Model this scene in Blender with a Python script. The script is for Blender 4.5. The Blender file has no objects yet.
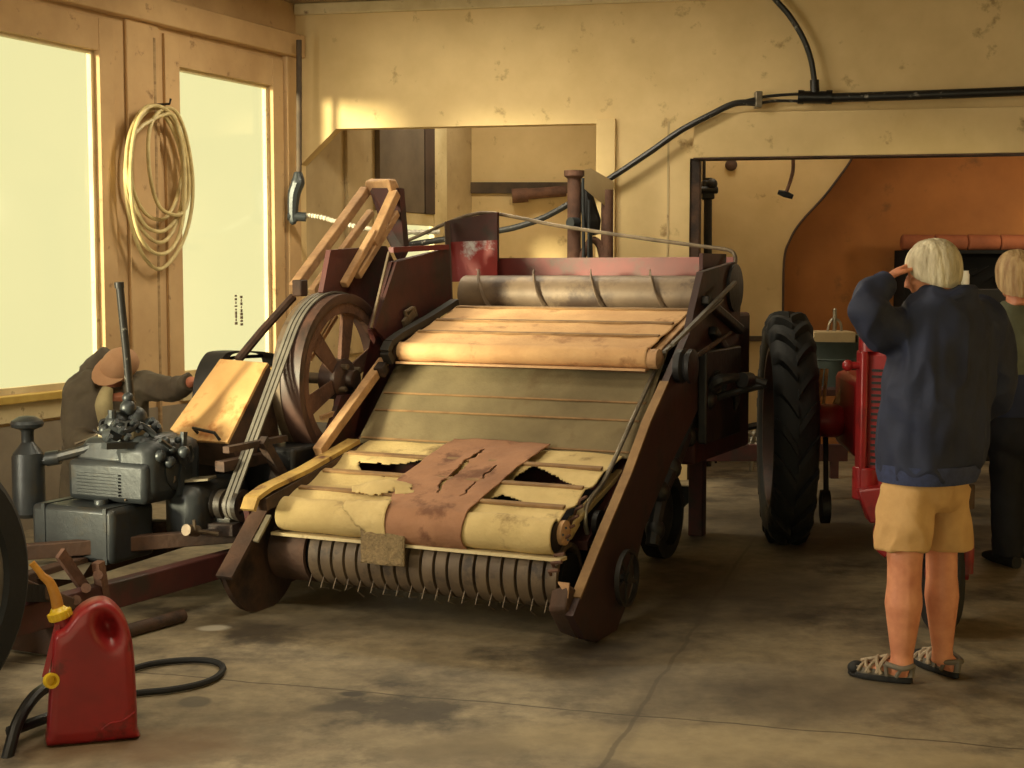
import bpy, bmesh, math, random
from mathutils import Vector, Matrix, noise
random.seed(7)
V = Vector
scene = bpy.context.scene
COL = scene.collection
PI = math.pi

# ---------------------------------------------------------------- camera
F_PX = 1450.0
EYE = 1.6
PITCH = math.atan(112 / F_PX)
cam_data = bpy.data.cameras.new('camera')
cam_data.sensor_width = 36.0
cam_data.lens = 36.0 * F_PX / 1024
cam_data.clip_end = 200
cam = bpy.data.objects.new('camera', cam_data)
COL.objects.link(cam)
cam.location = (0, 0, EYE)
cam.rotation_euler = (PI / 2 - PITCH, 0, 0)
scene.camera = cam

# ------------------------------------------------- measuring the photograph
def ray(px, py):
    u = (px - 512) / F_PX
    v = (384 - py) / F_PX
    return V((u, math.cos(PITCH) + v * math.sin(PITCH), -math.sin(PITCH) + v * math.cos(PITCH)))
def P(px, py, y):
    r = ray(px, py)
    return V((0, 0, EYE)) + r * (y / r.y)
def G(px, py, z=0.0):
    r = ray(px, py)
    return V((0, 0, EYE)) + r * ((z - EYE) / r.z)
def hitplane(px, py, p0, n):
    r = ray(px, py)
    return V((0, 0, EYE)) + r * ((V(p0) - V((0, 0, EYE))).dot(n) / r.dot(n))

# ---------------------------------------------------------------- materials
def lin(c):
    return tuple(((x / 255) / 12.92 if x / 255 <= 0.04045 else ((x / 255 + 0.055) / 1.055) ** 2.4) for x in c) + (1.0,)
MATS = {}
def mat(name, c1, c2=None, scale=4.0, rough=0.7, metal=0.0, bump=0.0, dirt=None, dirt_amt=0.5, dirt_scale=3.0, bscale=None, stretch=(1, 1, 1), sheen=0.0, spec=None):
    m = bpy.data.materials.new(name)
    m.use_nodes = True
    nt = m.node_tree
    b = nt.nodes['Principled BSDF']
    b.inputs['Roughness'].default_value = rough
    b.inputs['Metallic'].default_value = metal
    if sheen:
        b.inputs['Sheen Weight'].default_value = sheen
    if spec is not None:
        b.inputs['Specular IOR Level'].default_value = spec
    tc = nt.nodes.new('ShaderNodeTexCoord')
    mp = nt.nodes.new('ShaderNodeMapping')
    mp.inputs['Scale'].default_value = stretch
    nt.links.new(tc.outputs['Object'], mp.inputs['Vector'])
    c2 = c2 or tuple(int(x * 0.8) for x in c1)
    n1 = nt.nodes.new('ShaderNodeTexNoise')
    n1.inputs['Scale'].default_value = scale
    n1.inputs['Detail'].default_value = 6
    n1.inputs['Roughness'].default_value = 0.6
    nt.links.new(mp.outputs[0], n1.inputs['Vector'])
    r1 = nt.nodes.new('ShaderNodeValToRGB')
    r1.color_ramp.elements[0].position = 0.32
    r1.color_ramp.elements[1].position = 0.68
    r1.color_ramp.elements[0].color = lin(c2)
    r1.color_ramp.elements[1].color = lin(c1)
    nt.links.new(n1.outputs['Fac'], r1.inputs['Fac'])
    out = r1.outputs['Color']
    if dirt:
        n2 = nt.nodes.new('ShaderNodeTexNoise')
        n2.inputs['Scale'].default_value = dirt_scale
        n2.inputs['Detail'].default_value = 8
        n2.inputs['Roughness'].default_value = 0.65
        nt.links.new(mp.outputs[0], n2.inputs['Vector'])
        r2 = nt.nodes.new('ShaderNodeValToRGB')
        p = 0.62 - 0.24 * dirt_amt
        r2.color_ramp.elements[0].position = p
        r2.color_ramp.elements[1].position = p + 0.12
        nt.links.new(n2.outputs['Fac'], r2.inputs['Fac'])
        mx = nt.nodes.new('ShaderNodeMix')
        mx.data_type = 'RGBA'
        nt.links.new(r2.outputs['Color'], mx.inputs[0])
        nt.links.new(out, mx.inputs[6])
        mx.inputs[7].default_value = lin(dirt)
        out = mx.outputs[2]
    nt.links.new(out, b.inputs['Base Color'])
    if bump:
        n3 = nt.nodes.new('ShaderNodeTexNoise')
        n3.inputs['Scale'].default_value = bscale or scale * 6
        n3.inputs['Detail'].default_value = 5
        nt.links.new(mp.outputs[0], n3.inputs['Vector'])
        bp = nt.nodes.new('ShaderNodeBump')
        bp.inputs['Strength'].default_value = bump
        bp.inputs['Distance'].default_value = 0.02
        nt.links.new(n3.outputs['Fac'], bp.inputs['Height'])
        nt.links.new(bp.outputs[0], b.inputs['Normal'])
    MATS[name] = m
    return m
M = MATS
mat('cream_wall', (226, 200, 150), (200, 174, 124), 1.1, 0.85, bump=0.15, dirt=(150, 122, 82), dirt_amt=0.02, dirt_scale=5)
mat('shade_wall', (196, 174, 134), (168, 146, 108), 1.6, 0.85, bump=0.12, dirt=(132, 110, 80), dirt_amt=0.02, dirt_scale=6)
mat('left_wall', (206, 172, 126), (178, 144, 102), 1.4, 0.85, bump=0.15, dirt=(128, 98, 68), dirt_amt=0.0, dirt_scale=9)
mat('grey_wall', (150, 138, 118), (118, 106, 90), 1.6, 0.85, bump=0.1)
mat('orange_wall', (190, 128, 72), (156, 102, 58), 1.1, 0.85, bump=0.15, dirt=(126, 92, 60), dirt_amt=0.15, dirt_scale=2.5)
mat('ceiling_paint', (170, 150, 115), (140, 122, 92), 1.0, 0.9)
mat('old_wood', (176, 146, 104), (140, 112, 78), 5, 0.8, bump=0.3, stretch=(1, 1, 6))
mat('white_trim', (222, 206, 164), (194, 174, 130), 3, 0.7, dirt=(120, 96, 66), dirt_amt=0.05, dirt_scale=12)
mat('yellow_sill', (206, 176, 92), (180, 146, 66), 6, 0.6)
mat('dark_board', (84, 66, 54), (60, 48, 42), 3, 0.8)
mat('grey_board', (118, 104, 88), (96, 84, 70), 3, 0.8)
mat('rail_board', (92, 76, 58), (62, 50, 40), 6, 0.8)
mat('maroon', (86, 40, 36), (58, 32, 30), 3, 0.6, dirt=(52, 40, 34), dirt_amt=0.45, dirt_scale=4, bump=0.1)
mat('worn_red', (150, 38, 34), (112, 34, 30), 3, 0.5, dirt=(196, 196, 200), dirt_amt=0.35, dirt_scale=5, bump=0.1)
mat('hopper_red', (116, 40, 36), (84, 34, 32), 3, 0.55, dirt=(84, 52, 42), dirt_amt=0.4, dirt_scale=5)
mat('rust_brown', (88, 62, 46), (56, 42, 34), 5, 0.75, bump=0.25, dirt=(40, 30, 26), dirt_amt=0.4)
mat('old_rust', (116, 82, 64), (78, 54, 44), 7, 0.8, bump=0.3)
mat('dark_iron', (34, 33, 34), (20, 20, 21), 5, 0.5, metal=0.2, bump=0.15, dirt=(58, 50, 42), dirt_amt=0.25)
mat('engine_grey', (62, 67, 70), (44, 47, 50), 4, 0.42, metal=0.35, bump=0.1, dirt=(62, 56, 46), dirt_amt=0.3)
mat('tin_light', (176, 166, 140), (130, 122, 104), 6, 0.4, metal=0.4, dirt=(90, 80, 62), dirt_amt=0.4)
mat('band_metal', (112, 94, 72), (82, 68, 54), 6, 0.6, metal=0.1, dirt=(56, 46, 38), dirt_amt=0.4, dirt_scale=8)
mat('auger_steel', (128, 108, 86), (92, 76, 62), 4, 0.55, metal=0.15, dirt=(70, 54, 44), dirt_amt=0.4)
mat('canvas_tan', (214, 172, 122), (184, 142, 98), 3, 0.85, bump=0.2, bscale=60, dirt=(150, 108, 70), dirt_amt=0.25, dirt_scale=4)
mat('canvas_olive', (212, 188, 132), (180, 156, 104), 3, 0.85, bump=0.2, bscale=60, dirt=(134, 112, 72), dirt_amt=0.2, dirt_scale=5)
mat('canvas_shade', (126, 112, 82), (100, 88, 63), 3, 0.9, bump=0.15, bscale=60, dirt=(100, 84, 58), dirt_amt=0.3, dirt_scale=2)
mat('brown_cloth', (170, 124, 92), (136, 96, 70), 4, 0.85, bump=0.35, bscale=22, dirt=(112, 74, 52), dirt_amt=0.35, dirt_scale=6)
mat('slat_wood', (150, 118, 78), (116, 88, 58), 8, 0.8)
mat('rail_wood', (204, 162, 116), (164, 126, 90), 8, 0.7, bump=0.3, stretch=(1, 1, 1))
mat('worn_yellow', (206, 172, 96), (150, 118, 66), 8, 0.6, dirt=(92, 56, 40), dirt_amt=0.4, dirt_scale=10)
mat('panel_tan', (208, 168, 112), (182, 140, 88), 3, 0.6, dirt=(168, 108, 56), dirt_amt=0.35, dirt_scale=6, bump=0.1)
mat('burlap', (150, 128, 92), (108, 92, 66), 70, 0.95, bump=0.6, bscale=120)
mat('wheel_red', (84, 58, 48), (60, 42, 36), 4, 0.5, dirt=(40, 32, 28), dirt_amt=0.45)
mat('belt_grey', (112, 106, 96), (80, 76, 70), 8, 0.55)
mat('belt_dark', (46, 42, 38), (30, 28, 26), 8, 0.6)
mat('rubber', (22, 23, 25), (14, 15, 16), 6, 0.75, bump=0.1)
mat('bright_steel', (176, 168, 150), (120, 112, 98), 10, 0.35, metal=0.7)
mat('rod_steel', (128, 112, 92), (84, 72, 60), 10, 0.5, metal=0.4)
mat('can_red', (146, 28, 32), (118, 24, 28), 4, 0.38, dirt=(70, 26, 26), dirt_amt=0.22, dirt_scale=7)
mat('spout_yellow', (190, 136, 44), (156, 100, 36), 10, 0.45)
mat('cap_yellow', (226, 190, 40), (196, 160, 30), 10, 0.4)
mat('black_plastic', (22, 22, 23), (16, 16, 17), 6, 0.35)
mat('hose_pale', (214, 196, 142), (178, 158, 110), 10, 0.45)
mat('hose_white', (224, 216, 196), (150, 142, 124), 30, 0.4)
mat('conduit', (38, 37, 36), (26, 25, 25), 6, 0.4, dirt=(160, 156, 146), dirt_amt=0.06, dirt_scale=14)
mat('tractor_red', (156, 34, 36), (122, 28, 30), 4, 0.35, dirt=(84, 24, 26), dirt_amt=0.25)
mat('tub_grey', (74, 84, 78), (56, 64, 60), 5, 0.5, metal=0.2)
mat('terracotta', (158, 92, 60), (128, 72, 46), 6, 0.8)
mat('boom_maroon', (66, 36, 33), (44, 29, 27), 3, 0.6, dirt=(36, 30, 28), dirt_amt=0.5, dirt_scale=3, bump=0.1)
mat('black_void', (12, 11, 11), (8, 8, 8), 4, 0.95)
mat('paper_white', (226, 222, 206), (200, 196, 180), 6, 0.6)
mat('skin', (222, 154, 116), (198, 126, 94), 12, 0.5)
mat('skin_old', (198, 128, 96), (174, 104, 76), 14, 0.5)
mat('hair_grey', (226, 214, 182), (158, 144, 116), 26, 0.6, stretch=(1, 1, 0.25), bump=0.6, bscale=60)
mat('hair_blond', (214, 184, 134), (150, 112, 74), 22, 0.6, stretch=(1, 1, 0.2), bump=0.6, bscale=60)
mat('navy', (36, 44, 70), (26, 31, 52), 5, 0.75, bump=0.1)
mat('navy_rib', (52, 62, 100), (40, 48, 78), 40, 0.75, bump=0.2)
mat('khaki', (208, 168, 112), (188, 148, 94), 6, 0.8, bump=0.15)
mat('black_cloth', (26, 27, 34), (18, 19, 24), 6, 0.85)
mat('olive_cloth', (98, 100, 76), (78, 80, 60), 6, 0.85)
mat('brown_coat', (98, 88, 70), (70, 60, 48), 5, 0.8, bump=0.15)
mat('shirt_pale', (186, 172, 126), (150, 136, 100), 6, 0.8)
mat('cap_tan', (188, 146, 108), (164, 122, 88), 6, 0.8)
mat('sandal', (120, 112, 98), (92, 86, 76), 10, 0.7)
mat('sandal_strap', (176, 158, 132), (140, 124, 102), 14, 0.7)
mat('sole', (26, 26, 26), (18, 18, 18), 6, 0.7)
def glassmat():
    m = bpy.data.materials.new('window_glass')
    m.use_nodes = True
    nt = m.node_tree
    nt.nodes.clear()
    o = nt.nodes.new('ShaderNodeOutputMaterial')
    t = nt.nodes.new('ShaderNodeBsdfTransparent')
    g = nt.nodes.new('ShaderNodeBsdfGlossy')
    g.inputs['Roughness'].default_value = 0.1
    x = nt.nodes.new('ShaderNodeMixShader')
    x.inputs[0].default_value = 0.04
    nt.links.new(t.outputs[0], x.inputs[1])
    nt.links.new(g.outputs[0], x.inputs[2])
    nt.links.new(x.outputs[0], o.inputs[0])
    M['window_glass'] = m
glassmat()

# ---------------------------------------------------------------- builder
class B:
    def __init__(self):
        self.bm = bmesh.new()
    def loft(self, rings, close=True, cap=True):
        bm = self.bm
        vs = [[bm.verts.new(p) for p in r] for r in rings]
        n = len(vs[0])
        for a, b in zip(vs[:-1], vs[1:]):
            for i in range(n if close else n - 1):
                j = (i + 1) % n
                bm.faces.new((a[i], a[j], b[j], b[i]))
        if cap and close:
            bm.faces.new(list(reversed(vs[0])))
            bm.faces.new(vs[-1])
        return self
    def prism(self, pts, vec):
        vec = V(vec)
        return self.loft([[V(p) for p in pts], [V(p) + vec for p in pts]])
    def box(self, c, s, rz=0, rx=0, ry=0):
        from mathutils import Euler
        R = Euler((rx, ry, rz)).to_matrix()
        hx, hy, hz = s[0] / 2, s[1] / 2, s[2] / 2
        c = V(c)
        a = [c + R @ V(p) for p in ((-hx, -hy, -hz), (hx, -hy, -hz), (hx, hy, -hz), (-hx, hy, -hz))]
        b = [c + R @ V(p) for p in ((-hx, -hy, hz), (hx, -hy, hz), (hx, hy, hz), (-hx, hy, hz))]
        return self.loft([a, b])
    def mm(self, lo, hi):
        return self.box([(a + b) / 2 for a, b in zip(lo, hi)], [abs(b - a) for a, b in zip(lo, hi)])
    def bar(self, p0, p1, w, h, up=(0, 0, 1)):
        p0, p1 = V(p0), V(p1)
        d = (p1 - p0).normalized()
        s = d.cross(V(up))
        if s.length < 1e-3:
            s = d.cross(V((0, 1, 0)))
        s.normalize()
        u = s.cross(d)
        r = [[p + s * (w / 2 * a) + u * (h / 2 * b) for a, b in ((-1, -1), (1, -1), (1, 1), (-1, 1))] for p in (p0, p1)]
        return self.loft(r)
    def tube(self, path, r, n=10, smoothpath=False, closed=False, cap=True):
        path = [V(p) for p in path]
        if smoothpath:
            path = spline(path, smoothpath if isinstance(smoothpath, int) and smoothpath > 1 else 6)
        m = len(path)
        rad = r if isinstance(r, (list, tuple)) else [r] * m
        if len(rad) != m:
            q = rad
            rad = []
            for i in range(m):
                t = i / (m - 1) * (len(q) - 1)
                k = min(int(t), len(q) - 2)
                rad.append(q[k] + (q[k + 1] - q[k]) * (t - k))
        rings = []
        prev = None
        for i, p in enumerate(path):
            if closed:
                d = path[(i + 1) % m] - path[i - 1]
            else:
                d = path[min(i + 1, m - 1)] - path[max(i - 1, 0)]
            d.normalize()
            if prev is None:
                a = V((0, 0, 1)) if abs(d.z) < 0.9 else V((1, 0, 0))
                s = d.cross(a).normalized()
            else:
                s = (prev - d * prev.dot(d)).normalized()
            prev = s
            u = d.cross(s)
            rings.append([p + (s * math.cos(2 * PI * k / n) + u * math.sin(2 * PI * k / n)) * rad[i] for k in range(n)])
        if closed:
            rings.append(rings[0])
            return self.loft(rings, cap=False)
        return self.loft(rings, cap=cap)
    def lathe(self, prof, c, axis=(0, 0, 1), n=24):
        axis = V(axis).normalized()
        c = V(c)
        a = V((0, 0, 1)) if abs(axis.z) < 0.9 else V((1, 0, 0))
        s = axis.cross(a).normalized()
        u = axis.cross(s)
        rings = [[c + axis * h + (s * math.cos(2 * PI * k / n) + u * math.sin(2 * PI * k / n)) * max(r, 1e-4) for k in range(n)] for r, h in prof]
        return self.loft(rings)
    def ring(self, prof, c, axis=(0, 0, 1), n=32):
        """closed profile swept round an axis"""
        axis = V(axis).normalized()
        c = V(c)
        a = V((0, 0, 1)) if abs(axis.z) < 0.9 else V((1, 0, 0))
        s = axis.cross(a).normalized()
        u = axis.cross(s)
        rings = [[c + axis * h + (s * math.cos(2 * PI * k / n) + u * math.sin(2 * PI * k / n)) * r for r, h in prof] for k in range(n)]
        rings.append(rings[0])
        return self.loft(rings, cap=False)
    def cyl(self, p0, p1, r, n=20, r2=None):
        p0, p1 = V(p0), V(p1)
        return self.lathe([(r, 0), (r if r2 is None else r2, (p1 - p0).length)], p0, p1 - p0, n)
    def ball(self, c, r, n=14):
        r = r if isinstance(r, (tuple, list)) else (r, r, r)
        c = V(c)
        rings = []
        for i in range(n + 1):
            t = PI * i / n
            z = -math.cos(t)
            q = max(math.sin(t), 0.01)
            rings.append([c + V((r[0] * q * math.cos(2 * PI * k / (2 * n)), r[1] * q * math.sin(2 * PI * k / (2 * n)), r[2] * z)) for k in range(2 * n)])
        return self.loft(rings)
    def sheet(self, nu, nv, fn, keep=None):
        bm = self.bm
        g = {}
        def vv(i, j):
            if (i, j) not in g:
                g[i, j] = bm.verts.new(fn(i / nu, j / nv))
            return g[i, j]
        for i in range(nu):
            for j in range(nv):
                if keep is None or keep((i + .5) / nu, (j + .5) / nv):
                    bm.faces.new((vv(i, j), vv(i + 1, j), vv(i + 1, j + 1), vv(i, j + 1)))
        return self
    def obj(self, name, m, parent=None, smooth=True, bevel=0, solid=0, angle=35, ids=None):
        bm = self.bm
        bmesh.ops.remove_doubles(bm, verts=bm.verts, dist=1e-6)
        bmesh.ops.recalc_face_normals(bm, faces=bm.faces)
        me = bpy.data.meshes.new(name)
        bm.to_mesh(me)
        bm.free()
        if smooth:
            for p in me.polygons:
                p.use_smooth = True
            me.set_sharp_from_angle(angle=math.radians(angle))
        me.materials.append(M[m] if isinstance(m, str) else m)
        o = bpy.data.objects.new(name, me)
        COL.objects.link(o)
        if parent:
            o.parent = parent
        if solid:
            md = o.modifiers.new('solid', 'SOLIDIFY')
            md.thickness = solid
            md.offset = 0
        if bevel:
            md = o.modifiers.new('bevel', 'BEVEL')
            md.width = bevel
            md.segments = 2
            md.limit_method = 'ANGLE'
            md.angle_limit = math.radians(40)
        return o
def spline(pts, k=6):
    pts = [V(p) for p in pts]
    out = []
    n = len(pts)
    for i in range(n - 1):
        p0, p1, p2, p3 = pts[max(i - 1, 0)], pts[i], pts[i + 1], pts[min(i + 2, n - 1)]
        for j in range(k):
            t = j / k
            out.append(0.5 * ((2 * p1) + (p2 - p0) * t + (2 * p0 - 5 * p1 + 4 * p2 - p3) * t * t + (3 * p1 - p0 - 3 * p2 + p3) * t ** 3))
    out.append(pts[-1])
    return out
def empty(name, loc=(0, 0, 0), rz=0):
    o = bpy.data.objects.new(name, None)
    o.location = loc
    o.rotation_euler = (0, 0, rz)
    o.empty_display_size = 0.1
    COL.objects.link(o)
    return o
def tag(o, label, cat, group=None):
    o['label'] = label
    o['category'] = cat
    if group:
        o['group'] = group
    return o
def struct(o, label=None):
    o['kind'] = 'structure'
    if label:
        o['label'] = label
    return o
def fuse(o, voxel, smooth_it=2, fold=0.0, fscale=6.0, stretch=(1, 1, 1), dec=0):
    """melt the overlapping shapes of a mesh into one continuous surface"""
    md = o.modifiers.new('fuse', 'REMESH')
    md.mode = 'VOXEL'
    md.voxel_size = voxel
    md.use_smooth_shade = True
    if smooth_it:
        s = o.modifiers.new('smooth', 'SMOOTH')
        s.iterations = smooth_it
        s.factor = 0.5
    dg = bpy.context.evaluated_depsgraph_get()
    dg.update()
    me = bpy.data.meshes.new_from_object(o.evaluated_get(dg))
    o.modifiers.clear()
    if fold:
        nrm = [v.normal.copy() for v in me.vertices]
        for v, nn in zip(me.vertices, nrm):
            q = V((v.co.x * stretch[0], v.co.y * stretch[1], v.co.z * stretch[2])) * fscale
            f = noise.noise(q) + 0.5 * noise.noise(q * 2.1 + V((3, 1, 7)))
            f = 1 - abs(f) * 2.2
            v.co += nn * fold * (f - 0.4)
    for p in me.polygons:
        p.use_smooth = True
    o.data = me
    return o
# ================================================================ THE ROOM
YAW = math.radians(25)
LD = V((math.sin(YAW), math.cos(YAW), 0))          # along the left wall, away from the camera
LN = V((-math.cos(YAW), math.sin(YAW), 0))         # outward
LP = V((-2.99, 9.0, 0))
def L(s, z, out=0.0):
    return LP + LD * s + LN * out + V((0, 0, z))
def lbox(b, s0, s1, z0, z1, o0, o1):
    return b.loft([[L(s0, z0, o0), L(s1, z0, o0), L(s1, z0, o1), L(s0, z0, o1)], [L(s0, z1, o0), L(s1, z1, o0), L(s1, z1, o1), L(s0, z1, o1)]])
ZC = 3.72
def wall_with_holes(b, s0, s1, holes):
    cuts = sorted(holes)
    s = s0
    for a, c, z0, z1 in cuts:
        lbox(b, s, a, 0, ZC, 0, 0.06)
        lbox(b, a, c, 0, z0, 0, 0.06)
        lbox(b, a, c, z1, ZC, 0, 0.06)
        s = c
    lbox(b, s, s1, 0, ZC, 0, 0.06)
W_TOP = 3.04
holes_main = [(-6.6, -4.8, .85, W_TOP), (-0.95, 0.66, .85, W_TOP), (1.49, 2.64, .85, W_TOP)]  # first opening is an added, unseen window for the fill lamp
b = B(); wall_with_holes(b, -13.5, 3.0, holes_main); struct(b.obj('wall_left', 'left_wall', smooth=False))
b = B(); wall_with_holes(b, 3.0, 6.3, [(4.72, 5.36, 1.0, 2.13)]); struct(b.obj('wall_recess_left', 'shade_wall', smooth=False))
# casings, sills, sashes of the windows
for k, (a, c, z0, z1) in enumerate(holes_main[::-1] + [(4.72, 5.36, 1.0, 2.13)]):
    w = empty('window_%d' % (k + 1), L((a + c) / 2, z0))
    struct(w)
    def rel(bb, nm, mm_, **kw):
        o = bb.obj(nm, mm_, w, **kw)
        o.matrix_parent_inverse = Matrix.Translation(-w.location)
        return o
    b = B()
    lbox(b, a, a + .02, z0, z1, .02, .055); lbox(b, c - .035, c, z0, z1, .02, .055)
    lbox(b, a, c, z0, z0 + .04, .02, .055); lbox(b, a, c, z1 - .02, z1, .02, .055)
    rel(b, 'window_frame', 'white_trim', smooth=False)
    b = B(); lbox(b, a + .03, c - .04, z0 + .04, z1 - .02, .034, .038); rel(b, 'pane', 'window_glass', smooth=False)
    if k < 3:
        b = B()
        lbox(b, a - .05, c + .05, z0 - .05, z0, -.07, .0)
        rel(b, 'sill', 'yellow_sill', smooth=False, bevel=.006)
        b = B()
        lbox(b, a - .03, c + .03, z0 - .17, z0 - .05, -.03, 0)
        rel(b, 'apron', 'white_trim', smooth=False, bevel=.004)
        b = B()
        lbox(b, a - .16, a, z0 - .05, z1 + .21, -.025, 0)
        lbox(b, c, c + .14, z0 - .05, z1 + .21, -.025, 0)
        lbox(b, a, c, z1, z1 + .21, -.022, 0)
        rel(b, 'casing', 'left_wall', smooth=False, bevel=.004)
# latch marks and peeling label on the glass of the second window
random.seed(3)
stk = empty('lettering_sticker', L(2.22, 1.3, .03)); tag(stk, 'small dark weathered lettering stuck on the glass of the right window', 'sticker')
for col in range(2):
    b = B()
    for i in range(9):
        h = .012 + random.random() * .014
        z = 1.42 - i * .026 - col * .01
        p = .006 + random.random() * .012
        lbox(b, 2.19 + col * .07 - p, 2.19 + col * .07 + p, z - h / 2, z + h / 2, .028, .033)
    o = b.obj('line_of_lettering', 'grey_board', stk, smooth=False); o.matrix_parent_inverse = Matrix.Translation(-stk.location)
# dark lower wall
b = B(); lbox(b, -13.5, 3.0, 0, .66, -.012, 0); struct(b.obj('trim_1', 'grey_wall', smooth=False))
# timber beam along the top of the left wall
b = B(); lbox(b, -13.5, 3.0, 3.29, 3.47, -.09, 0); struct(b.obj('trim_2', 'left_wall', bevel=.01))
b = B(); lbox(b, .93, 1.26, .8, 3.29, -.028, 0); struct(b.obj('trim_3', 'left_wall', bevel=.006))
b = B(); lbox(b, 1.2, 1.225, .2, 3.2, -.032, 0); struct(b.obj('trim_4', 'old_wood', bevel=.004))
b = B(); lbox(b, 2.80, 2.98, 0, 3.29, -.05, 0); struct(b.obj('trim_5', 'left_wall', bevel=.008))
# things in the far recess: boarded shutter and batten posts
b = B(); lbox(b, 4.23, 5.05, 2.14, 3.1, -.05, 0); o = b.obj('shutter', 'grey_board', bevel=.004)
tag(o, 'grey boarded shutter panel high on the recess wall', 'shutter')
b = B(); lbox(b, 5.05, 5.24, 2.14, 3.1, -.06, -.0); b.obj('dark_board', 'dark_board', o, bevel=.004)
b = B(); lbox(b, 5.24, 5.5, 1.0, 3.72, -.05, 0); lbox(b, 4.2, 5.24, 2.03, 2.14, -.045, 0); struct(b.obj('trim_6', 'white_trim', bevel=.006))
b = B(); lbox(b, 3.72, 4.0, .9, 3.72, -.03, 0); struct(b.obj('trim_7', 'shade_wall', bevel=.005))
lbox_z = None
# recess back wall
rc = L(6.1, 0)
RB = 14.55
b = B(); b.mm((rc.x - .4, RB, 0), (3.4, RB + .15, ZC)); struct(b.obj('wall_recess_back', 'cream_wall', smooth=False))
b = B(); b.mm((rc.x, RB - .03, 2.38), (2.2, RB, 2.49)); struct(b.obj('trim_8', 'rail_board', bevel=.004))
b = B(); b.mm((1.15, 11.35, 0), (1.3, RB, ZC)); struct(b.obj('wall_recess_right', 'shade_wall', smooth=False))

# partition (back wall of the hall)
C0 = L(3.0, 0)
HD = (V((3.75, 10.6, 0)) - V((C0.x, C0.y, 0))).normalized()
HN = V((-HD.y, HD.x, 0))
def H(s, z, out=0.0):
    return V((C0.x, C0.y, 0)) + HD * s + HN * out + V((0, 0, z))
def hs(px, py, out=0.0):
    p = hitplane(px, py, H(0, 0, out), HN) - H(0, 0, out)
    return p.dot(HD), p.z
def hbox(b, s0, s1, z0, z1, o0, o1):
    return b.loft([[H(s0, z0, o0), H(s1, z0, o0), H(s1, z0, o1), H(s0, z0, o1)], [H(s0, z1, o0), H(s1, z1, o0), H(s1, z1, o1), H(s0, z1, o1)]])
sA = hs(597, 150)[0]; sB = hs(690, 150)[0]
zo1 = hs(470, 126)[1]; zo2 = hs(850, 156)[1]
zch = hs(302, 165)[1]; sch = hs(336, 128)[0]
b = B()
out = [(0, 0), (0.03, 0), (0.03, zch), (sch, zo1), (sA, zo1), (sA, 0), (sB, 0), (sB, zo2), (9.0, zo2), (9.0, ZC), (0, ZC)]
quads = [[(0, 0), (.03, 0), (.03, zch), (0, zch)], [(0, zch), (.03, zch), (sch, zo1), (0, zo1)], [(0, zo1), (sA, zo1), (sA, ZC), (0, ZC)],
         [(sA, 0), (sB, 0), (sB, ZC), (sA, ZC)], [(sB, zo2), (9, zo2), (9, ZC), (sB, ZC)]]
for q in quads:
    b.prism([H(s, z) for s, z in q], HN * .14)
struct(b.obj('wall_back', 'cream_wall', smooth=False))
b = B(); hbox(b, sA, hs(616, 150)[0], 0, zo1 + .03, -.05, 0); struct(b.obj('trim_9', 'cream_wall', bevel=.006))
b = B(); hbox(b, hs(686, 150)[0], hs(700, 150)[0], 0, zo2, .02, .2); struct(b.obj('trim_10', 'rust_brown', bevel=.006))  # dark post: shade on the pier's side put into its colour
z_b = hs(800, 112)[1]
b = B(); hbox(b, hs(694, 150)[0], 9, zo2, z_b, -.06, 0); struct(b.obj('trim_11', 'cream_wall', bevel=.008))
b = B(); hbox(b, hs(694, 150)[0], 9, zo2 - .012, zo2, -.065, .13); struct(b.obj('trim_12', 'rust_brown', bevel=.002))
b = B(); hbox(b, 0, 9, ZC - .09, ZC, -.04, 0); struct(b.obj('trim_13', 'white_trim', bevel=.01))
# seam batten on the pier
b = B(); hbox(b, hs(667, 200)[0], hs(669, 200)[0], 0, zo1, -.006, 0); struct(b.obj('trim_14', 'shade_wall'))
# right recess: cream wall with a curved cut edge and the orange wall behind
YR = 12.3
def R(px, py, y=YR): return P(px, py, y)
edge = spline([R(782, 330), R(783, 262), R(789, 240), R(800, 222), R(822, 198), R(836, 180), R(850, 160), R(858, 140)], 5)
b = B()
for p, q in zip(edge[:-1], edge[1:]):
    b.prism([V((1.2, YR, p.z)), p, q, V((1.2, YR, q.z))], (0, .1, 0))
e0 = edge[0]
b.prism([V((1.2, YR, 0)), V((e0.x, YR, 0)), e0, V((1.2, YR, e0.z))], (0, .1, 0))
e1 = edge[-1]
b.prism([V((1.2, YR, e1.z)), e1, V((e1.x, YR, ZC)), V((1.2, YR, ZC))], (0, .1, 0))
struct(b.obj('wall_recess_cream', 'cream_wall', smooth=False))
b = B(); b.tube([p + V((.008, -.004, 0)) for p in edge] , .011, 6); b.bar(edge[0] + V((0.008, 0, -e0.z)), edge[0] + V((0.008, 0, 0)), .012, .02); struct(b.obj('trim_15', 'rust_brown'))  # dark strip painted in for the shadow gap along the cut edge
b = B(); b.mm((1.9, YR + .5, 0), (7.5, YR + .65, ZC)); struct(b.obj('wall_recess_orange', 'orange_wall', smooth=False))
zr = P(750, 338.5, YR).z
b = B(); b.mm((1.2, YR - .025, zr - .022), (edge[0].x, YR, zr + .022)); struct(b.obj('trim_16', 'rail_board', bevel=.003))
b = B(); b.mm((1.2, YR - .02, 0), (edge[0].x, YR, .25)); struct(b.obj('baseboard_back', 'rail_board', bevel=.01))

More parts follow.
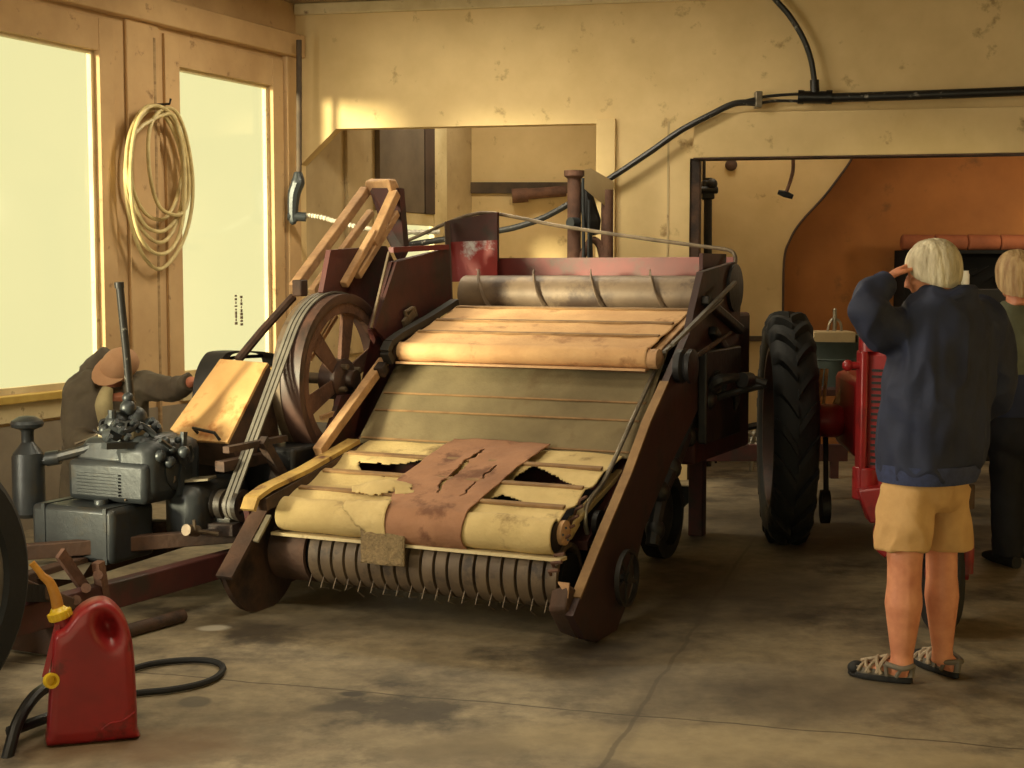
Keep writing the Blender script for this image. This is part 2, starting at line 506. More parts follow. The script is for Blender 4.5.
# floor and ceiling
def floor_material():
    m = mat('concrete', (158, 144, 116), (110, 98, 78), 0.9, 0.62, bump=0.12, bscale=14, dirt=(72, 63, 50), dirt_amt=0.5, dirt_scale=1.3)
    nt = m.node_tree
    bs = nt.nodes['Principled BSDF']
    src = bs.inputs['Base Color'].links[0].from_socket
    tc = [n for n in nt.nodes if n.type == 'TEX_COORD'][0]
    # fine mottling
    nf = nt.nodes.new('ShaderNodeTexNoise'); nf.inputs['Scale'].default_value = 9; nf.inputs['Detail'].default_value = 9; nf.inputs['Roughness'].default_value = .7
    nt.links.new(tc.outputs['Object'], nf.inputs['Vector'])
    mr = nt.nodes.new('ShaderNodeMapRange'); mr.inputs[1].default_value = .3; mr.inputs[2].default_value = .7; mr.inputs[3].default_value = .62; mr.inputs[4].default_value = 1.3
    nt.links.new(nf.outputs['Fac'], mr.inputs[0])
    mul = nt.nodes.new('ShaderNodeVectorMath'); mul.operation = 'SCALE'
    nt.links.new(src, mul.inputs[0]); nt.links.new(mr.outputs[0], mul.inputs['Scale'])
    cur = mul.outputs[0]
    # distorted coordinates
    nd = nt.nodes.new('ShaderNodeTexNoise'); nd.inputs['Scale'].default_value = 3.5; nd.inputs['Detail'].default_value = 5
    nt.links.new(tc.outputs['Object'], nd.inputs['Vector'])
    sb = nt.nodes.new('ShaderNodeVectorMath'); sb.operation = 'SUBTRACT'; sb.inputs[1].default_value = (.5, .5, .5)
    nt.links.new(nd.outputs['Color'], sb.inputs[0])
    def coords(k):
        sc = nt.nodes.new('ShaderNodeVectorMath'); sc.operation = 'SCALE'; sc.inputs['Scale'].default_value = k
        nt.links.new(sb.outputs[0], sc.inputs[0])
        ad = nt.nodes.new('ShaderNodeVectorMath'); ad.operation = 'ADD'
        nt.links.new(tc.outputs['Object'], ad.inputs[0]); nt.links.new(sc.outputs[0], ad.inputs[1])
        return ad.outputs[0]
    cbig, csmall = coords(.55), coords(.06)
    def blend(fac, col):
        nonlocal cur
        mx = nt.nodes.new('ShaderNodeMix'); mx.data_type = 'RGBA'
        nt.links.new(fac, mx.inputs[0]); nt.links.new(cur, mx.inputs[6]); mx.inputs[7].default_value = lin(col)
        cur = mx.outputs[2]
    def spot(px, py, rx, ry, col, amt, soft=.5, rot=0, co=None):
        c = G(px, py)
        mp = nt.nodes.new('ShaderNodeMapping'); mp.vector_type = 'TEXTURE'
        mp.inputs['Location'].default_value = (c.x, c.y, 0); mp.inputs['Scale'].default_value = (rx, ry, 1); mp.inputs['Rotation'].default_value = (0, 0, rot)
        nt.links.new(co or cbig, mp.inputs['Vector'])
        sx = nt.nodes.new('ShaderNodeSeparateXYZ'); nt.links.new(mp.outputs[0], sx.inputs[0])
        cx = nt.nodes.new('ShaderNodeCombineXYZ'); nt.links.new(sx.outputs[0], cx.inputs[0]); nt.links.new(sx.outputs[1], cx.inputs[1])
        ln = nt.nodes.new('ShaderNodeVectorMath'); ln.operation = 'LENGTH'; nt.links.new(cx.outputs[0], ln.inputs[0])
        r = nt.nodes.new('ShaderNodeMapRange'); r.inputs[1].default_value = 1 - soft; r.inputs[2].default_value = 1 + soft; r.inputs[3].default_value = amt; r.inputs[4].default_value = 0
        nt.links.new(ln.outputs['Value'], r.inputs[0])
        blend(r.outputs[0], col)
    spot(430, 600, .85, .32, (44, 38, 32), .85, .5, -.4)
    spot(620, 655, .22, .5, (52, 44, 36), .6, .4, -.5)  # shadow wedge beside the boom toe, put into the floor colour
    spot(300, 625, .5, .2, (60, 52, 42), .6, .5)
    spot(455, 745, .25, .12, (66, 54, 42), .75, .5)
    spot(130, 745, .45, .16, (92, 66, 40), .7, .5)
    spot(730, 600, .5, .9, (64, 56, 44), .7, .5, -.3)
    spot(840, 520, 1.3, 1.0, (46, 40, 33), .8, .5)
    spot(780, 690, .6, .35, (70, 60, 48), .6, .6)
    spot(215, 628, .07, .05, (190, 184, 168), .8, .25, 0, csmall)
    spot(352, 694, .05, .035, (50, 44, 38), .9, .25, 0, csmall)
    spot(332, 708, .08, .05, (72, 64, 54), .8, .3, 0, csmall)
    spot(193, 702, .065, .07, (78, 72, 62), .8, .15, 0, csmall)
    spot(905, 760, .5, .12, (170, 152, 116), .5, .6)
    spot(640, 740, .7, .2, (176, 158, 120), .5, .6)
    def crack(a, c, wid, col, amt, co=csmall):
        a, c = G(*a), G(*c)
        d = (c - a).normalized(); n = V((-d.y, d.x, 0)); off = n.dot(a)
        dt = nt.nodes.new('ShaderNodeVectorMath'); dt.operation = 'DOT_PRODUCT'; dt.inputs[1].default_value = n
        nt.links.new(co, dt.inputs[0])
        s = nt.nodes.new('ShaderNodeMath'); s.operation = 'SUBTRACT'; s.inputs[1].default_value = off; nt.links.new(dt.outputs['Value'], s.inputs[0])
        ab = nt.nodes.new('ShaderNodeMath'); ab.operation = 'ABSOLUTE'; nt.links.new(s.outputs[0], ab.inputs[0])
        r = nt.nodes.new('ShaderNodeMapRange'); r.inputs[1].default_value = wid * .5; r.inputs[2].default_value = wid; r.inputs[3].default_value = amt; r.inputs[4].default_value = 0
        nt.links.new(ab.outputs[0], r.inputs[0])
        blend(r.outputs[0], col)
    crack((320, 688), (1020, 748), .008, (60, 50, 38), .8)
    crack((600, 768), (740, 560), .012, (72, 62, 48), .6)
    crack((600, 768), (740, 560), .06, (84, 74, 58), .25)
    nt.links.new(cur, bs.inputs['Base Color'])
    return m
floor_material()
pf = [L(-13.7, -.1, .06), L(6.3, -.1, .06), V((9, 16, -.1)), V((9, L(-13.7, 0).y, -.1))]
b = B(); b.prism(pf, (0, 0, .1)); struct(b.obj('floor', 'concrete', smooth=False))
pc = [L(-13.7, ZC, .06), L(6.3, ZC, .06), V((9, 16, ZC)), V((9, L(-13.7, 0).y, ZC))]
b = B(); b.prism(pc, (0, 0, .1)); struct(b.obj('ceiling', 'ceiling_paint', smooth=False))
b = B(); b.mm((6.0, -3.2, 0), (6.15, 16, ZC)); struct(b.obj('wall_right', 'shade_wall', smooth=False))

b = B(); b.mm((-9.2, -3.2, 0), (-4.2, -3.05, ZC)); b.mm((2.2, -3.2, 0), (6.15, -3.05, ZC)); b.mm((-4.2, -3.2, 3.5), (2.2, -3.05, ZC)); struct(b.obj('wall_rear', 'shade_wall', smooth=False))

# ------------------------------------------------------- things on the walls
# coiled hose
b = B()
pts = []
specs = [(1.12, 2.34, .24, .38, .05), (1.14, 2.26, .33, .46, .07), (1.06, 2.30, .26, .42, .09), (1.17, 2.17, .36, .55, .06), (1.22, 2.36, .24, .36, .11), (1.08, 2.22, .30, .50, .12)]
for k, (s, z, rs, rz_, o) in enumerate(specs):
    for i in range(16):
        a = PI / 2 + 2 * PI * i / 16
        t = i / 16
        s2, z2, r2, q2, o2 = specs[min(k + 1, len(specs) - 1)]
        ww = t if t > .5 else 0
        ww = max(0, (t - .5) * 2)
        ss, zz, rr, qq, oo = s + (s2 - s) * ww, z + (z2 - z) * ww, rs + (r2 - rs) * ww, rz_ + (q2 - rz_) * ww, o + (o2 - o) * ww
        pts.append(L(ss + rr * math.cos(a) + .012 * math.sin(3 * a + k), zz + qq * math.sin(a), -.03 - oo))
pts.append(L(.85, 2.5, -.12)); pts.append(L(.80, 2.2, -.10))
b.tube(pts, .0135, 8, smoothpath=3)
tag(b.obj('coiled_hose', 'hose_pale'), 'pale coiled hose hanging on the wall between the two windows', 'hose')
b = B(); b.tube([L(1.2, 2.745, .0), L(1.2, 2.745, -.16), L(1.2, 2.78, -.17)], .008, 6)
tag(b.obj('wall_hook', 'dark_iron'), 'small iron hook that holds the coiled hose', 'hook')
# valve and corrugated hose
vp = L(2.99, 0, -.12)
def VY(px, py): return P(px, py, 11.45)
root = empty('air_valve', (VY(294, 225).x, 11.45, 1.9)); tag(root, 'grimy grey valve with taped pipe in the room corner', 'valve')
def rel2(bb, nm, m_, r=root, **kw):
    o = bb.obj(nm, m_, r, **kw); o.matrix_parent_inverse = Matrix.Translation(-r.location); return o
b = B(); b.tube([VY(298, 172), VY(298, 182), VY(294, 195), VY(293, 215), VY(294, 222)], [.03, .055, .05, .04, .035], 10, True); rel2(b, 'taped_pipe', 'engine_grey')
b = B(); b.cyl(VY(288, 216), VY(306, 217), .036); b.ball(VY(293, 221), .03); rel2(b, 'elbow', 'engine_grey')
b = B(); b.cyl(VY(299, 40), VY(299, 175), .022); rel2(b, 'corner_stain', 'rail_board')  # brown rod stands in for the stained, cracked corner
b = B()
hp = spline([VY(303, 215), VY(320, 217), VY(345, 224), VY(370, 229), VY(400, 232), VY(440, 232)], 14)
b.tube(hp, [(.021 if i % 2 else .016) for i in range(len(hp))], 8)
tag(b.obj('corrugated_hose', 'hose_white'), 'white corrugated hose running from the corner valve', 'hose')
# black conduit
def HQ(px, py, out=-.12): return hitplane(px, py, H(0, 0, out), HN)
root = empty('conduit_pipe', HQ(815, 97)); tag(root, 'black conduit pipe clipped along the wall above the right opening', 'pipe')
b = B(); b.tube([HQ(1075, 88), HQ(1024, 91), HQ(920, 95), HQ(826, 98)], .034, 12, True); rel2(b, 'pipe', 'conduit', root)
b = B(); b.cyl(HQ(798, 97), HQ(832, 97.5), .046); b.cyl(HQ(815, 97), HQ(814.5, 80), .034); b.cyl(HQ(826, 97), HQ(832, 97.2), .052); b.cyl(HQ(798, 97), HQ(804, 97.2), .052); rel2(b, 'tee_joint', 'black_plastic', root)
b = B(); b.tube([HQ(760, -30), HQ(772, -5), HQ(789, 15), HQ(803, 38), HQ(811, 60), HQ(814.5, 82)], .021, 10, True); rel2(b, 'riser_hose', 'conduit', root)
b = B(); b.tube([HQ(800, 94), HQ(770, 96), HQ(745, 101), HQ(712, 112)], .011, 8, True); b.tube([HQ(800, 101), HQ(775, 101), HQ(755, 104)], .011, 8, True); rel2(b, 'thin_line', 'conduit', root)
b = B(); b.tube([HQ(756, 103), HQ(735, 103.5), HQ(712, 114), HQ(680, 131), HQ(650, 152), HQ(620, 172), HQ(598, 186), HQ(574, 201, -.16), HQ(545, 217, -.16), HQ(520, 226, -.16), HQ(497, 231, -.16), HQ(440, 240, -.2), HQ(400, 246, -.2)], .024, 10, True); rel2(b, 'sloping_hose', 'conduit', root)
b = B(); b.box(HQ(758, 100, -.1), (.05, .1, .12)); rel2(b, 'clamp', 'bright_steel', root, bevel=.006)
# hanging hammer-like hook
root = empty('hanging_hook', HQ(790, 160, .2)); tag(root, 'bent iron rod with a small foot hanging under the beam', 'hook')
b = B(); b.tube([HQ(793, 157, .2), HQ(793, 170, .2), HQ(790, 182, .2), HQ(786, 193, .2)], .014, 8, True); rel2(b, 'rod', 'old_rust', root)
b = B(); b.tube([HQ(778, 192, .2), HQ(785, 194, .2), HQ(793, 197, .2)], [.018, .026, .018], 8); rel2(b, 'foot', 'dark_iron', root)
b = B(); b.lathe([(.05, 0), (.05, .02), (.035, .03), (0, .03)], P(731, 165, YR), (0, -1, 0)); tag(b.obj('round_fitting', 'rust_brown'), 'small round dark fitting on the cream recess wall', 'fitting')
# dark valve rod by the pier
root = empty('valve_rod', P(709, 300, 11.9)); tag(root, 'tall black iron valve rod standing beside the pier', 'rod')
b = B(); b.cyl(P(707, 560, 11.9), P(708, 178, 11.9), .034, 10); b.cyl(P(704, 200, 11.9), P(704, 160, 11.9), .014, 8); rel2(b, 'rod', 'dark_iron', root)
b = B(); b.box(P(708, 190, 11.88), (.1, .08, .15)); b.cyl(P(700, 190, 11.85), P(718, 190, 11.85), .03); b.ball(P(712, 184, 11.85), .045); rel2(b, 'valve_body', 'dark_iron', root, bevel=.01)
# rusty stand behind the hopper
YS = 10.7
root = empty('drill_stand', (P(590, 300, YS).x, YS, 0)); tag(root, 'rusty cast iron stand with two columns behind the red hopper', 'stand')
g0 = -root.location
b = B(); p = P(574, 262, YS); b.lathe([(.075, 0), (.075, .05), (.05, .06), (.05, 2.28), (.075, 2.30), (.075, 2.34), (.0, 2.34)], (p.x, YS, 0)); rel2(b, 'column', 'old_rust', root)
p = P(607, 262, YS); b = B(); b.lathe([(.075, 0), (.075, .05), (.045, .06), (.045, 2.2), (.0, 2.2)], (p.x, YS, 0)); rel2(b, 'column', 'old_rust', root)
b = B(); b.tube([P(574, 270, YS), P(585, 250, YS), P(592, 240, YS), P(600, 246, YS), P(607, 268, YS)], [.05, .03, .025, .03, .05], 10, True); rel2(b, 'bracket', 'old_rust', root)
b = B(); b.bar(P(572, 330, YS), P(608, 330, YS), .06, .09); rel2(b, 'cross_bar', 'old_rust', root)
b = B(); b.tube([P(586, 185, YS), P(588, 205, YS), P(592, 222, YS), P(595, 235, YS)], [.03, .06, .07, .03], 10, True); b.bar(P(590, 230, YS - .05), P(592, 300, YS - .05), .03, .03); rel2(b, 'gear_head', 'dark_iron', root)
b = B(); b.cyl(P(570, 223, YS - .08), P(577, 223, YS - .03), .042); b.cyl(P(583, 178, YS - .1), P(584, 300, YS - .1), .012); b.cyl(P(589, 200, YS - .1), P(588, 300, YS - .1), .010); rel2(b, 'fittings', 'engine_grey', root)
b = B(); q = [P(581, 169, YS - .14), P(583, 187.5, YS - .14), P(613, 212, YS - .02), P(613, 184, YS - .02)]
b.loft([[P(584, 169, YS - .16), P(591, 168, YS - .12), P(613, 181, YS + .02), P(612, 181, YS - .0)], [P(584, 189, YS - .16), P(591, 187, YS - .12), P(613, 212, YS + .02), P(612, 212, YS)]]); b.obj
rel2(b, 'cover_plate', 'shade_wall', root, bevel=.004)
# rusty pipe lying on the rail of the recess wall
b = B(); b.cyl(P(517, 195, RB - .1), P(566, 191, RB - .1), .055, 14); b.cyl(P(512, 196, RB - .1), P(528, 195, RB - .1), .072, 14)
tag(b.obj('rusty_pipe', 'old_rust'), 'short rusty pipe resting along the dark rail of the recess wall', 'pipe')
# ============================================================ THE HARVESTER
MA = math.radians(25.7)
MO = G(600, 640)
MW = V((-math.cos(MA), math.sin(MA), 0)); MD = V((math.sin(MA), math.cos(MA), 0))
harv = empty('harvester', MO, -MA)
tag(harv, 'old maroon pull-type combine harvester with canvas drapers, flywheel and grey engine', 'harvester')
def loc(p): 
    q = p - MO
    return V((-q.dot(MW), q.dot(MD), p.z))
def mw(px, py, w): return loc(hitplane(px, py, MO + MW * w, MW))
def md_(px, py, d): return loc(hitplane(px, py, MO + MD * d, MD))
def mz(px, py, z): return loc(G(px, py, z))
def q3(w, pts): return [V((-w, d, z)) for d, z in pts]
def ho(b, nm, m_, parent=harv, **kw): return b.obj(nm, m_, parent, **kw)
X1 = V((1, 0, 0))
# --- right side boom
def dz(px, py, w=0): p = mw(px, py, w); return (p.y, p.z)
EDGE = [dz(580, 598), dz(606, 533), dz(631, 474), dz(650, 422), dz(668, 382)]
outl = [(-.30, .17)] + EDGE + [dz(690, 332), dz(694, 311), dz(703, 272), dz(735, 262), (2.06, 1.50), (1.97, 1.05), dz(714, 378), dz(672, 462), dz(644, 530), dz(628, 600), dz(616, 632), (.10, .0), (-.04, .0), (-.16, .04)]
def concave(b, w0, w1, outl):
    bm = b.bm
    a = [bm.verts.new((-w0, d, z)) for d, z in outl]; c = [bm.verts.new((-w1, d, z)) for d, z in outl]
    f1 = bm.faces.new(a); f2 = bm.faces.new(c); n = len(a)
    for i in range(n): bm.faces.new((a[i], a[(i + 1) % n], c[(i + 1) % n], c[i]))
    bmesh.ops.triangulate(bm, faces=[f1, f2])
b = B(); concave(b, 0.0, 0.035, outl); ho(b, 'side_boom', 'boom_maroon', smooth=False)
b = B()
for p, q in zip(EDGE[:-1], EDGE[1:]): b.bar((-.018, p[0], p[1]), (-.018, q[0], q[1]), .044, .012)
ho(b, 'edge_angle', 'slat_wood', smooth=False)
b = B(); b.loft([q3(.03, [(-.27, .30), (-.31, .20), (-.17, .04), (-.02, .01), (.1, .12)]), q3(.125, [(-.24, .26), (-.28, .18), (-.16, .06), (-.04, .03), (.1, .12)])]); ho(b, 'toe_shoe', 'rust_brown', bevel=.012)
b = B(); b.loft([q3(.03, [(-.272, .302), (-.285, .24), (-.28, .235), (-.26, .30)]), q3(.09, [(-.25, .298), (-.252, .292), (-.25, .29), (-.24, .295)])]); ho(b, 'toe_tip', 'rail_wood')
b = B()
for i in range(5):
    d = -.10 + i * .045; z = .47 + i * .036
    b.tube([V((-.10, d, z)), V((-.135, d + .01, z - .02)), V((-.15, d + .03, z - .045))], .007, 6)
for i in range(3):
    d = -.22 + i * .03; z = .34 + i * .03
    b.tube([V((-.10, d, z)), V((-.15, d + .01, z - .01)), V((-.15, d + .03, z - .03))], .008, 6)
ho(b, 'springs', 'old_rust')
# idler wheel low on the outer face
def spoked(center, r, rim, width, spokes, m_, name, hub=.03, axis=X1, parent=harv, spw=.02):
    c = V(center)
    b = B()
    h = width / 2
    b.ring([(r, -h), (r, h), (r - rim, h), (r - rim, -h)], c, axis, 40)
    b.lathe([(hub, -h * 1.3), (hub, h * 1.3), (hub * .5, h * 1.4), (0, h * 1.4)], c, axis, 16)
    a = V((0, 0, 1)) if abs(axis.z) < .9 else V((1, 0, 0))
    s = axis.cross(a).normalized(); u = axis.cross(s)
    for k in range(spokes):
        t = 2 * PI * k / spokes + .3
        dvec = s * math.cos(t) + u * math.sin(t)
        b.bar(c + dvec * hub * .8, c + dvec * (r - rim * .6), spw, width * .35, axis)
    return ho(b, name, m_, parent)
spoked(mw(627, 578, -.045), .128, .012, .022, 5, 'belt_dark', 'idler_wheel', .028)
b = B(); b.cyl(V((0.0, .18, .24)), V((.05, .18, .24)), .02); ho(b, 'idler_shaft', 'dark_iron')
# upper sheaves and belts, outer side
c1 = mw(733, 288, -.0) + V((-.03, 0, 0)); c2 = mw(668, 356, -.05)
b = B(); b.lathe([(.13, -.03), (.13, 0), (.11, .015), (.13, .03), (.13, .05), (.03, .06), (0, .06)], c1, X1, 32); ho(b, 'drive_sheave', 'dark_iron')
b = B(); b.lathe([(.085, -.03), (.085, 0), (.07, .015), (.085, .03), (.085, .05), (.03, .06), (0, .06)], mw(672, 366, .02) + V((.06, 0, 0)), X1, 28); ho(b, 'draper_sheave', 'dark_iron')
b = B(); b.bar(mw(735, 282, -.06), mw(672, 345, -.06), .02, .014); b.bar(mw(722, 300, -.05), mw(664, 352, -.05), .018, .012); ho(b, 'drive_belt', 'belt_grey')
b = B(); b.tube([mw(691, 360, -.07), mw(730, 333, -.07)], .012, 6); ho(b, 'tie_rod', 'rust_brown')
b = B()
for q in ((705, 300, 740, 330), (712, 330, 738, 372), (704, 365, 735, 372)):
    b.bar(mw(q[0], q[1], -.02), mw(q[2], q[3], -.02), .05, .05)
b.mm((.0, 1.3, .72), (.05, 1.9, 1.2)); ho(b, 'gear_guard', 'dark_iron', bevel=.01)
b = B()
for i in range(5):
    a = [(700, 418), (688, 436), (672, 468), (660, 492), (655, 530)][i]
    b.ball(mw(a[0], a[1], .05), (.05, .05 + .01 * (i % 2), .06), 6)
b.tube([mw(700, 400, .05), mw(680, 450, .05), mw(660, 500, .05), mw(652, 545, .05)], .035, 8, True)
ho(b, 'auger_boot', 'dark_iron')
# long lift rod and its hook
b = B(); b.tube([mw(668, 342, .14), mw(640, 403, .14), mw(607, 475, .14), mw(592, 497, .14), mw(586, 510, .14), mw(586, 528, .14), mw(592, 545, .14)], .0115, 8, True); ho(b, 'lift_rod', 'bright_steel')
b = B(); b.tube([mw(560, 545, .16), mw(566, 575, .16)], .01, 8); b.tube([mw(577, 552, .16), mw(569, 580, .16), mw(571, 594, .16)], .012, 8); b.ball(mw(570, 582, .16), .024, 6); ho(b, 'toe_lever', 'rod_steel')
b = B(); b.bar(mw(675, 380, .12), mw(604, 520, .12), .012, .016); b.bar(mw(625, 480, .13), mw(597, 550, .13), .012, .02); ho(b, 'brace_rod', 'old_rust')

# --- left side
inner = [dz(248, 508, 1.7), dz(317, 460, 1.7), dz(384, 364, 1.7), dz(372, 330, 1.7), dz(392, 262, 1.7), dz(445, 249, 1.7), (1.62, .9), (1.2, .55), (.45, .10), (-.1, .05)]
b = B(); concave(b, 1.70, 1.73, inner); ho(b, 'side_sheet', 'maroon', smooth=False)
# round nosed divider
arc = [(-.15 + .31 * math.cos(t), .30 + .31 * math.sin(t)) for t in [math.radians(a) for a in range(200, 351, 10)]]
div = [(-.46, .21)] + arc + [(.22, .36), (.12, .60), (-.14, .46)]
b = B(); concave(b, 1.66, 1.69, div); ho(b, 'divider_plate', 'rust_brown', smooth=False)
b = B(); b.bar(V((-1.66, -.46, .21)), V((-1.66, -.16, .49)), .09, .02, (0, -.7, .7)); ho(b, 'divider_flange', 'rust_brown')
b = B(); b.bar(V((-1.60, -.30, .355)), V((-1.60, -.19, .46)), .03, .012, (0, -.7, .7)); ho(b, 'divider_clip', 'tin_light')
# upper strap and lower rail
b = B(); b.bar(mw(384, 361, 1.66), mw(318, 452, 1.66), .05, .05, (0, 0, 1)); ho(b, 'stay_strap', 'rail_wood', bevel=.004)
b = B(); b.bar(mw(384, 366, 1.63), mw(379, 373, 1.63), .055, .06, (0, 0, 1)); ho(b, 'strap_end', 'rust_brown', bevel=.004)
b = B(); pts = [mw(354, 441, 1.60), mw(304, 470, 1.60), mw(266, 488, 1.60), mw(252, 498, 1.60), mw(248, 510, 1.60)]
for p, q in zip(pts[:-1], pts[1:]): b.bar(p, q, .075, .022, (0, -.5, 1))
ho(b, 'draper_rail', 'worn_yellow')
b = B(); b.bar(mw(356, 444, 1.58) - V((0, 0, .04)), mw(262, 496, 1.58) - V((0, 0, .04)), .05, .06); ho(b, 'rail_channel', 'rust_brown')

# --- lower draper
SL = (.745 - .535) / (.63 + .15)
def low(w, d, off=0): return V((-w, d, .535 + SL * (d + .15) + off))
# measured openings in the torn canvas, in (w, d)
def pxlow(px, py):
    n = V((0, -SL, 1)).normalized()
    nw = MD * n.y + V((0, 0, n.z))
    q = loc(hitplane(px, py, MO + MD * -.15 + V((0, 0, .535)), nw))
    return (-q.x, q.y)
DW0, DW1 = .15, 1.56
RC = V((0, -.12, .463)); RR = .078
holes = [[(358, 460), (395, 462), (434, 458), (412, 474), (385, 477), (362, 470)],
         [(514, 473), (534, 466), (560, 474), (597, 487), (512, 483)],
         [(486, 500), (492, 492), (505, 491), (524, 496), (520, 505), (498, 503)],
         [(345, 487), (372, 480), (352, 493)],
         [(600, 478), (612, 470), (606, 486)]]
holes = [[pxlow(*p) for p in h] for h in holes]
def inside(pt, poly):
    x, y = pt; c = False; n = len(poly)
    for i in range(n):
        x1, y1 = poly[i]; x2, y2 = poly[(i + 1) % n]
        if (y1 > y) != (y2 > y) and x < (x2 - x1) * (y - y1) / (y2 - y1) + x1: c = not c
    return c
def lowpath(t):
    """0 at the rear edge, then over the front roll and back underneath"""
    if t < .72:
        d = .65 - t / .72 * (.65 + .12)
        return d, .535 + SL * (d + .15)
    a = (t - .72) / .28 * PI * 1.1
    return RC.y - RR * math.sin(a), RC.z + RR * math.cos(a) * 1.0 + (0.0)
SLATS_LOW = [pxlow(600, 470)[1], pxlow(560, 488)[1], pxlow(540, 507)[1]]; print('SLATS', SLATS_LOW)
def canvas_low(u, t):
    w = DW0 + (DW1 - DW0) * u
    d, z = lowpath(t)
    sag = 0
    if t < .72:
        k = min(abs(d - s) for s in SLATS_LOW)
        sag = -.022 * min(1, k / .09) + .010 * noise.noise(V((w * 4, d * 9, 1)))
    else:
        sag = .007 * noise.noise(V((w * 7, t * 9, 5)))
    return V((-w, d, z + sag))
def keep_low(u, t):
    if t > .72: return not (.48 < u < .535 and t < .70)
    w = DW0 + (DW1 - DW0) * u; d, z = lowpath(t)
    j = .012 * noise.noise(V((w * 30, d * 30, 0)))
    return not any(inside((w + j, d + j), h) for h in holes)
b = B(); b.sheet(150, 120, canvas_low, keep_low); ho(b, 'lower_canvas', 'canvas_olive', solid=.005)
for s in SLATS_LOW:
    b = B(); p = low(DW0 + .01, s, .007); q = low(DW1 - .02, s, .007); b.bar(p, q, .03, .014, (0, -SL, 1)); ho(b, 'slat', 'slat_wood', bevel=.003)
b = B(); b.cyl(V((-DW0, RC.y, RC.z)), V((-DW1, RC.y, RC.z)), RR - .012); ho(b, 'front_roller', 'dark_iron')
b = B(); b.cyl(V((-DW0 - .02, .60, .66)), V((-DW1, .60, .66)), .035); ho(b, 'rear_roller', 'dark_iron')
b = B(); b.box((-(DW0 + DW1) / 2, RC.y - .025, RC.z - RR - .012), (DW1 - DW0 + .08, .07, .014)); ho(b, 'front_strip', 'white_trim')
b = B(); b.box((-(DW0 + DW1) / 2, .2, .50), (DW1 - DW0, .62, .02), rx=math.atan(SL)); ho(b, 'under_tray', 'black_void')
# brown torn strip draped over the middle
pl = [(447, 447), (420, 466), (398, 482), (402, 494)]; pr = [(541, 455), (512, 476), (489, 495), (478, 505)]
L_ = [pxlow(*p)[0] for p in pl]; R_ = [pxlow(*p)[0] for p in pr]
tl = [.0, .25, .5, .7]
def interp(xs, ys, x):
    if x <= xs[0]: return ys[0]
    for i in range(len(xs) - 1):
        if x <= xs[i + 1]: return ys[i] + (ys[i + 1] - ys[i]) * (x - xs[i]) / (xs[i + 1] - xs[i])
    return ys[-1]
def brown(u, t):
    wl = interp(tl, L_, t) + .012 * noise.noise(V((0, t * 14, 2))); wr = interp(tl, R_, t) + .01 * noise.noise(V((5, t * 12, 2)))
    w = wl + (wr - wl) * u
    t2 = t
    d, z = lowpath(t2)
    off = .014 + .008 * noise.noise(V((w * 9, d * 7, 3)))
    if t < .72: return V((-w, d, z + off))
    a = (t - .72) / .28 * PI * 1.1
    return V((-w, d - math.sin(a) * off, z + off * math.cos(a)))
def keep_brown(u, t):
    c1_ = .44 + .10 * (t - .1) + .035 * noise.noise(V((t * 22, 3, 0))); c2_ = .80 - .05 * t + .03 * noise.noise(V((t * 25, 9, 0)))
    if .1 < t < .60 and abs(u - c1_) < .012 + .022 * math.sin((t - .1) / .5 * PI): return False
    if .28 < t < .62 and abs(u - c2_) < .012: return False
    return True
b = B(); b.sheet(90, 110, brown, keep_brown); ho(b, 'torn_brown_cloth', 'brown_cloth', solid=.006)
# curled rag end at the left of the brown strip
def rag(u, t):
    p = pxlow(352 + 62 * u, 488 + 10 * t); w = p[0]; d = p[1]
    return low(w, d, .02 + .03 * math.sin(u * PI) * math.sin(t * PI + .4) + .012 * noise.noise(V((u * 4, t * 3, 8))))
b = B(); b.sheet(36, 16, rag, lambda u, t: min(t, 1 - t) > .22 * abs(noise.noise(V((u * 7, t * 2, 1)))) + .25 * (1 - math.sin(PI * min(1, u * 1.4))) * (1 if u < .7 else 0) and u < .97 - .1 * noise.noise(V((t * 6, 0, 3)))); ho(b, 'torn_flap', 'canvas_olive', solid=.004)
def rag2(u, t):
    wl = pxlow(352, 500)[0]; wr = pxlow(402, 500)[0]
    w = wl + (wr - wl) * u
    a = (.15 + t * (1.3 if u > .35 else .9 + u)) * PI * .55
    r = RR + .014 + .008 * noise.noise(V((u * 5, t * 5, 4))) + .02 * u * (1 - t)
    return V((-w, RC.y - math.sin(a) * r, RC.z + math.cos(a) * r))
b = B(); b.sheet(24, 14, rag2, lambda u, t: t < 1.1 - .75 * (1 - u)); ho(b, 'torn_flap', 'canvas_olive', solid=.004)
# burlap square hanging in front of the bands
bl = [md_(361, 527, -.20), md_(405, 529, -.20), md_(404, 567, -.23), md_(361, 563, -.23)]
def burl(u, t):
    p = bl[0].lerp(bl[1], u); q = bl[3].lerp(bl[2], u); r = p.lerp(q, t); r.y += .006 * math.sin(u * 9) * t; return r
b = B(); b.sheet(12, 12, burl); ho(b, 'burlap_square', 'burlap', solid=.008)
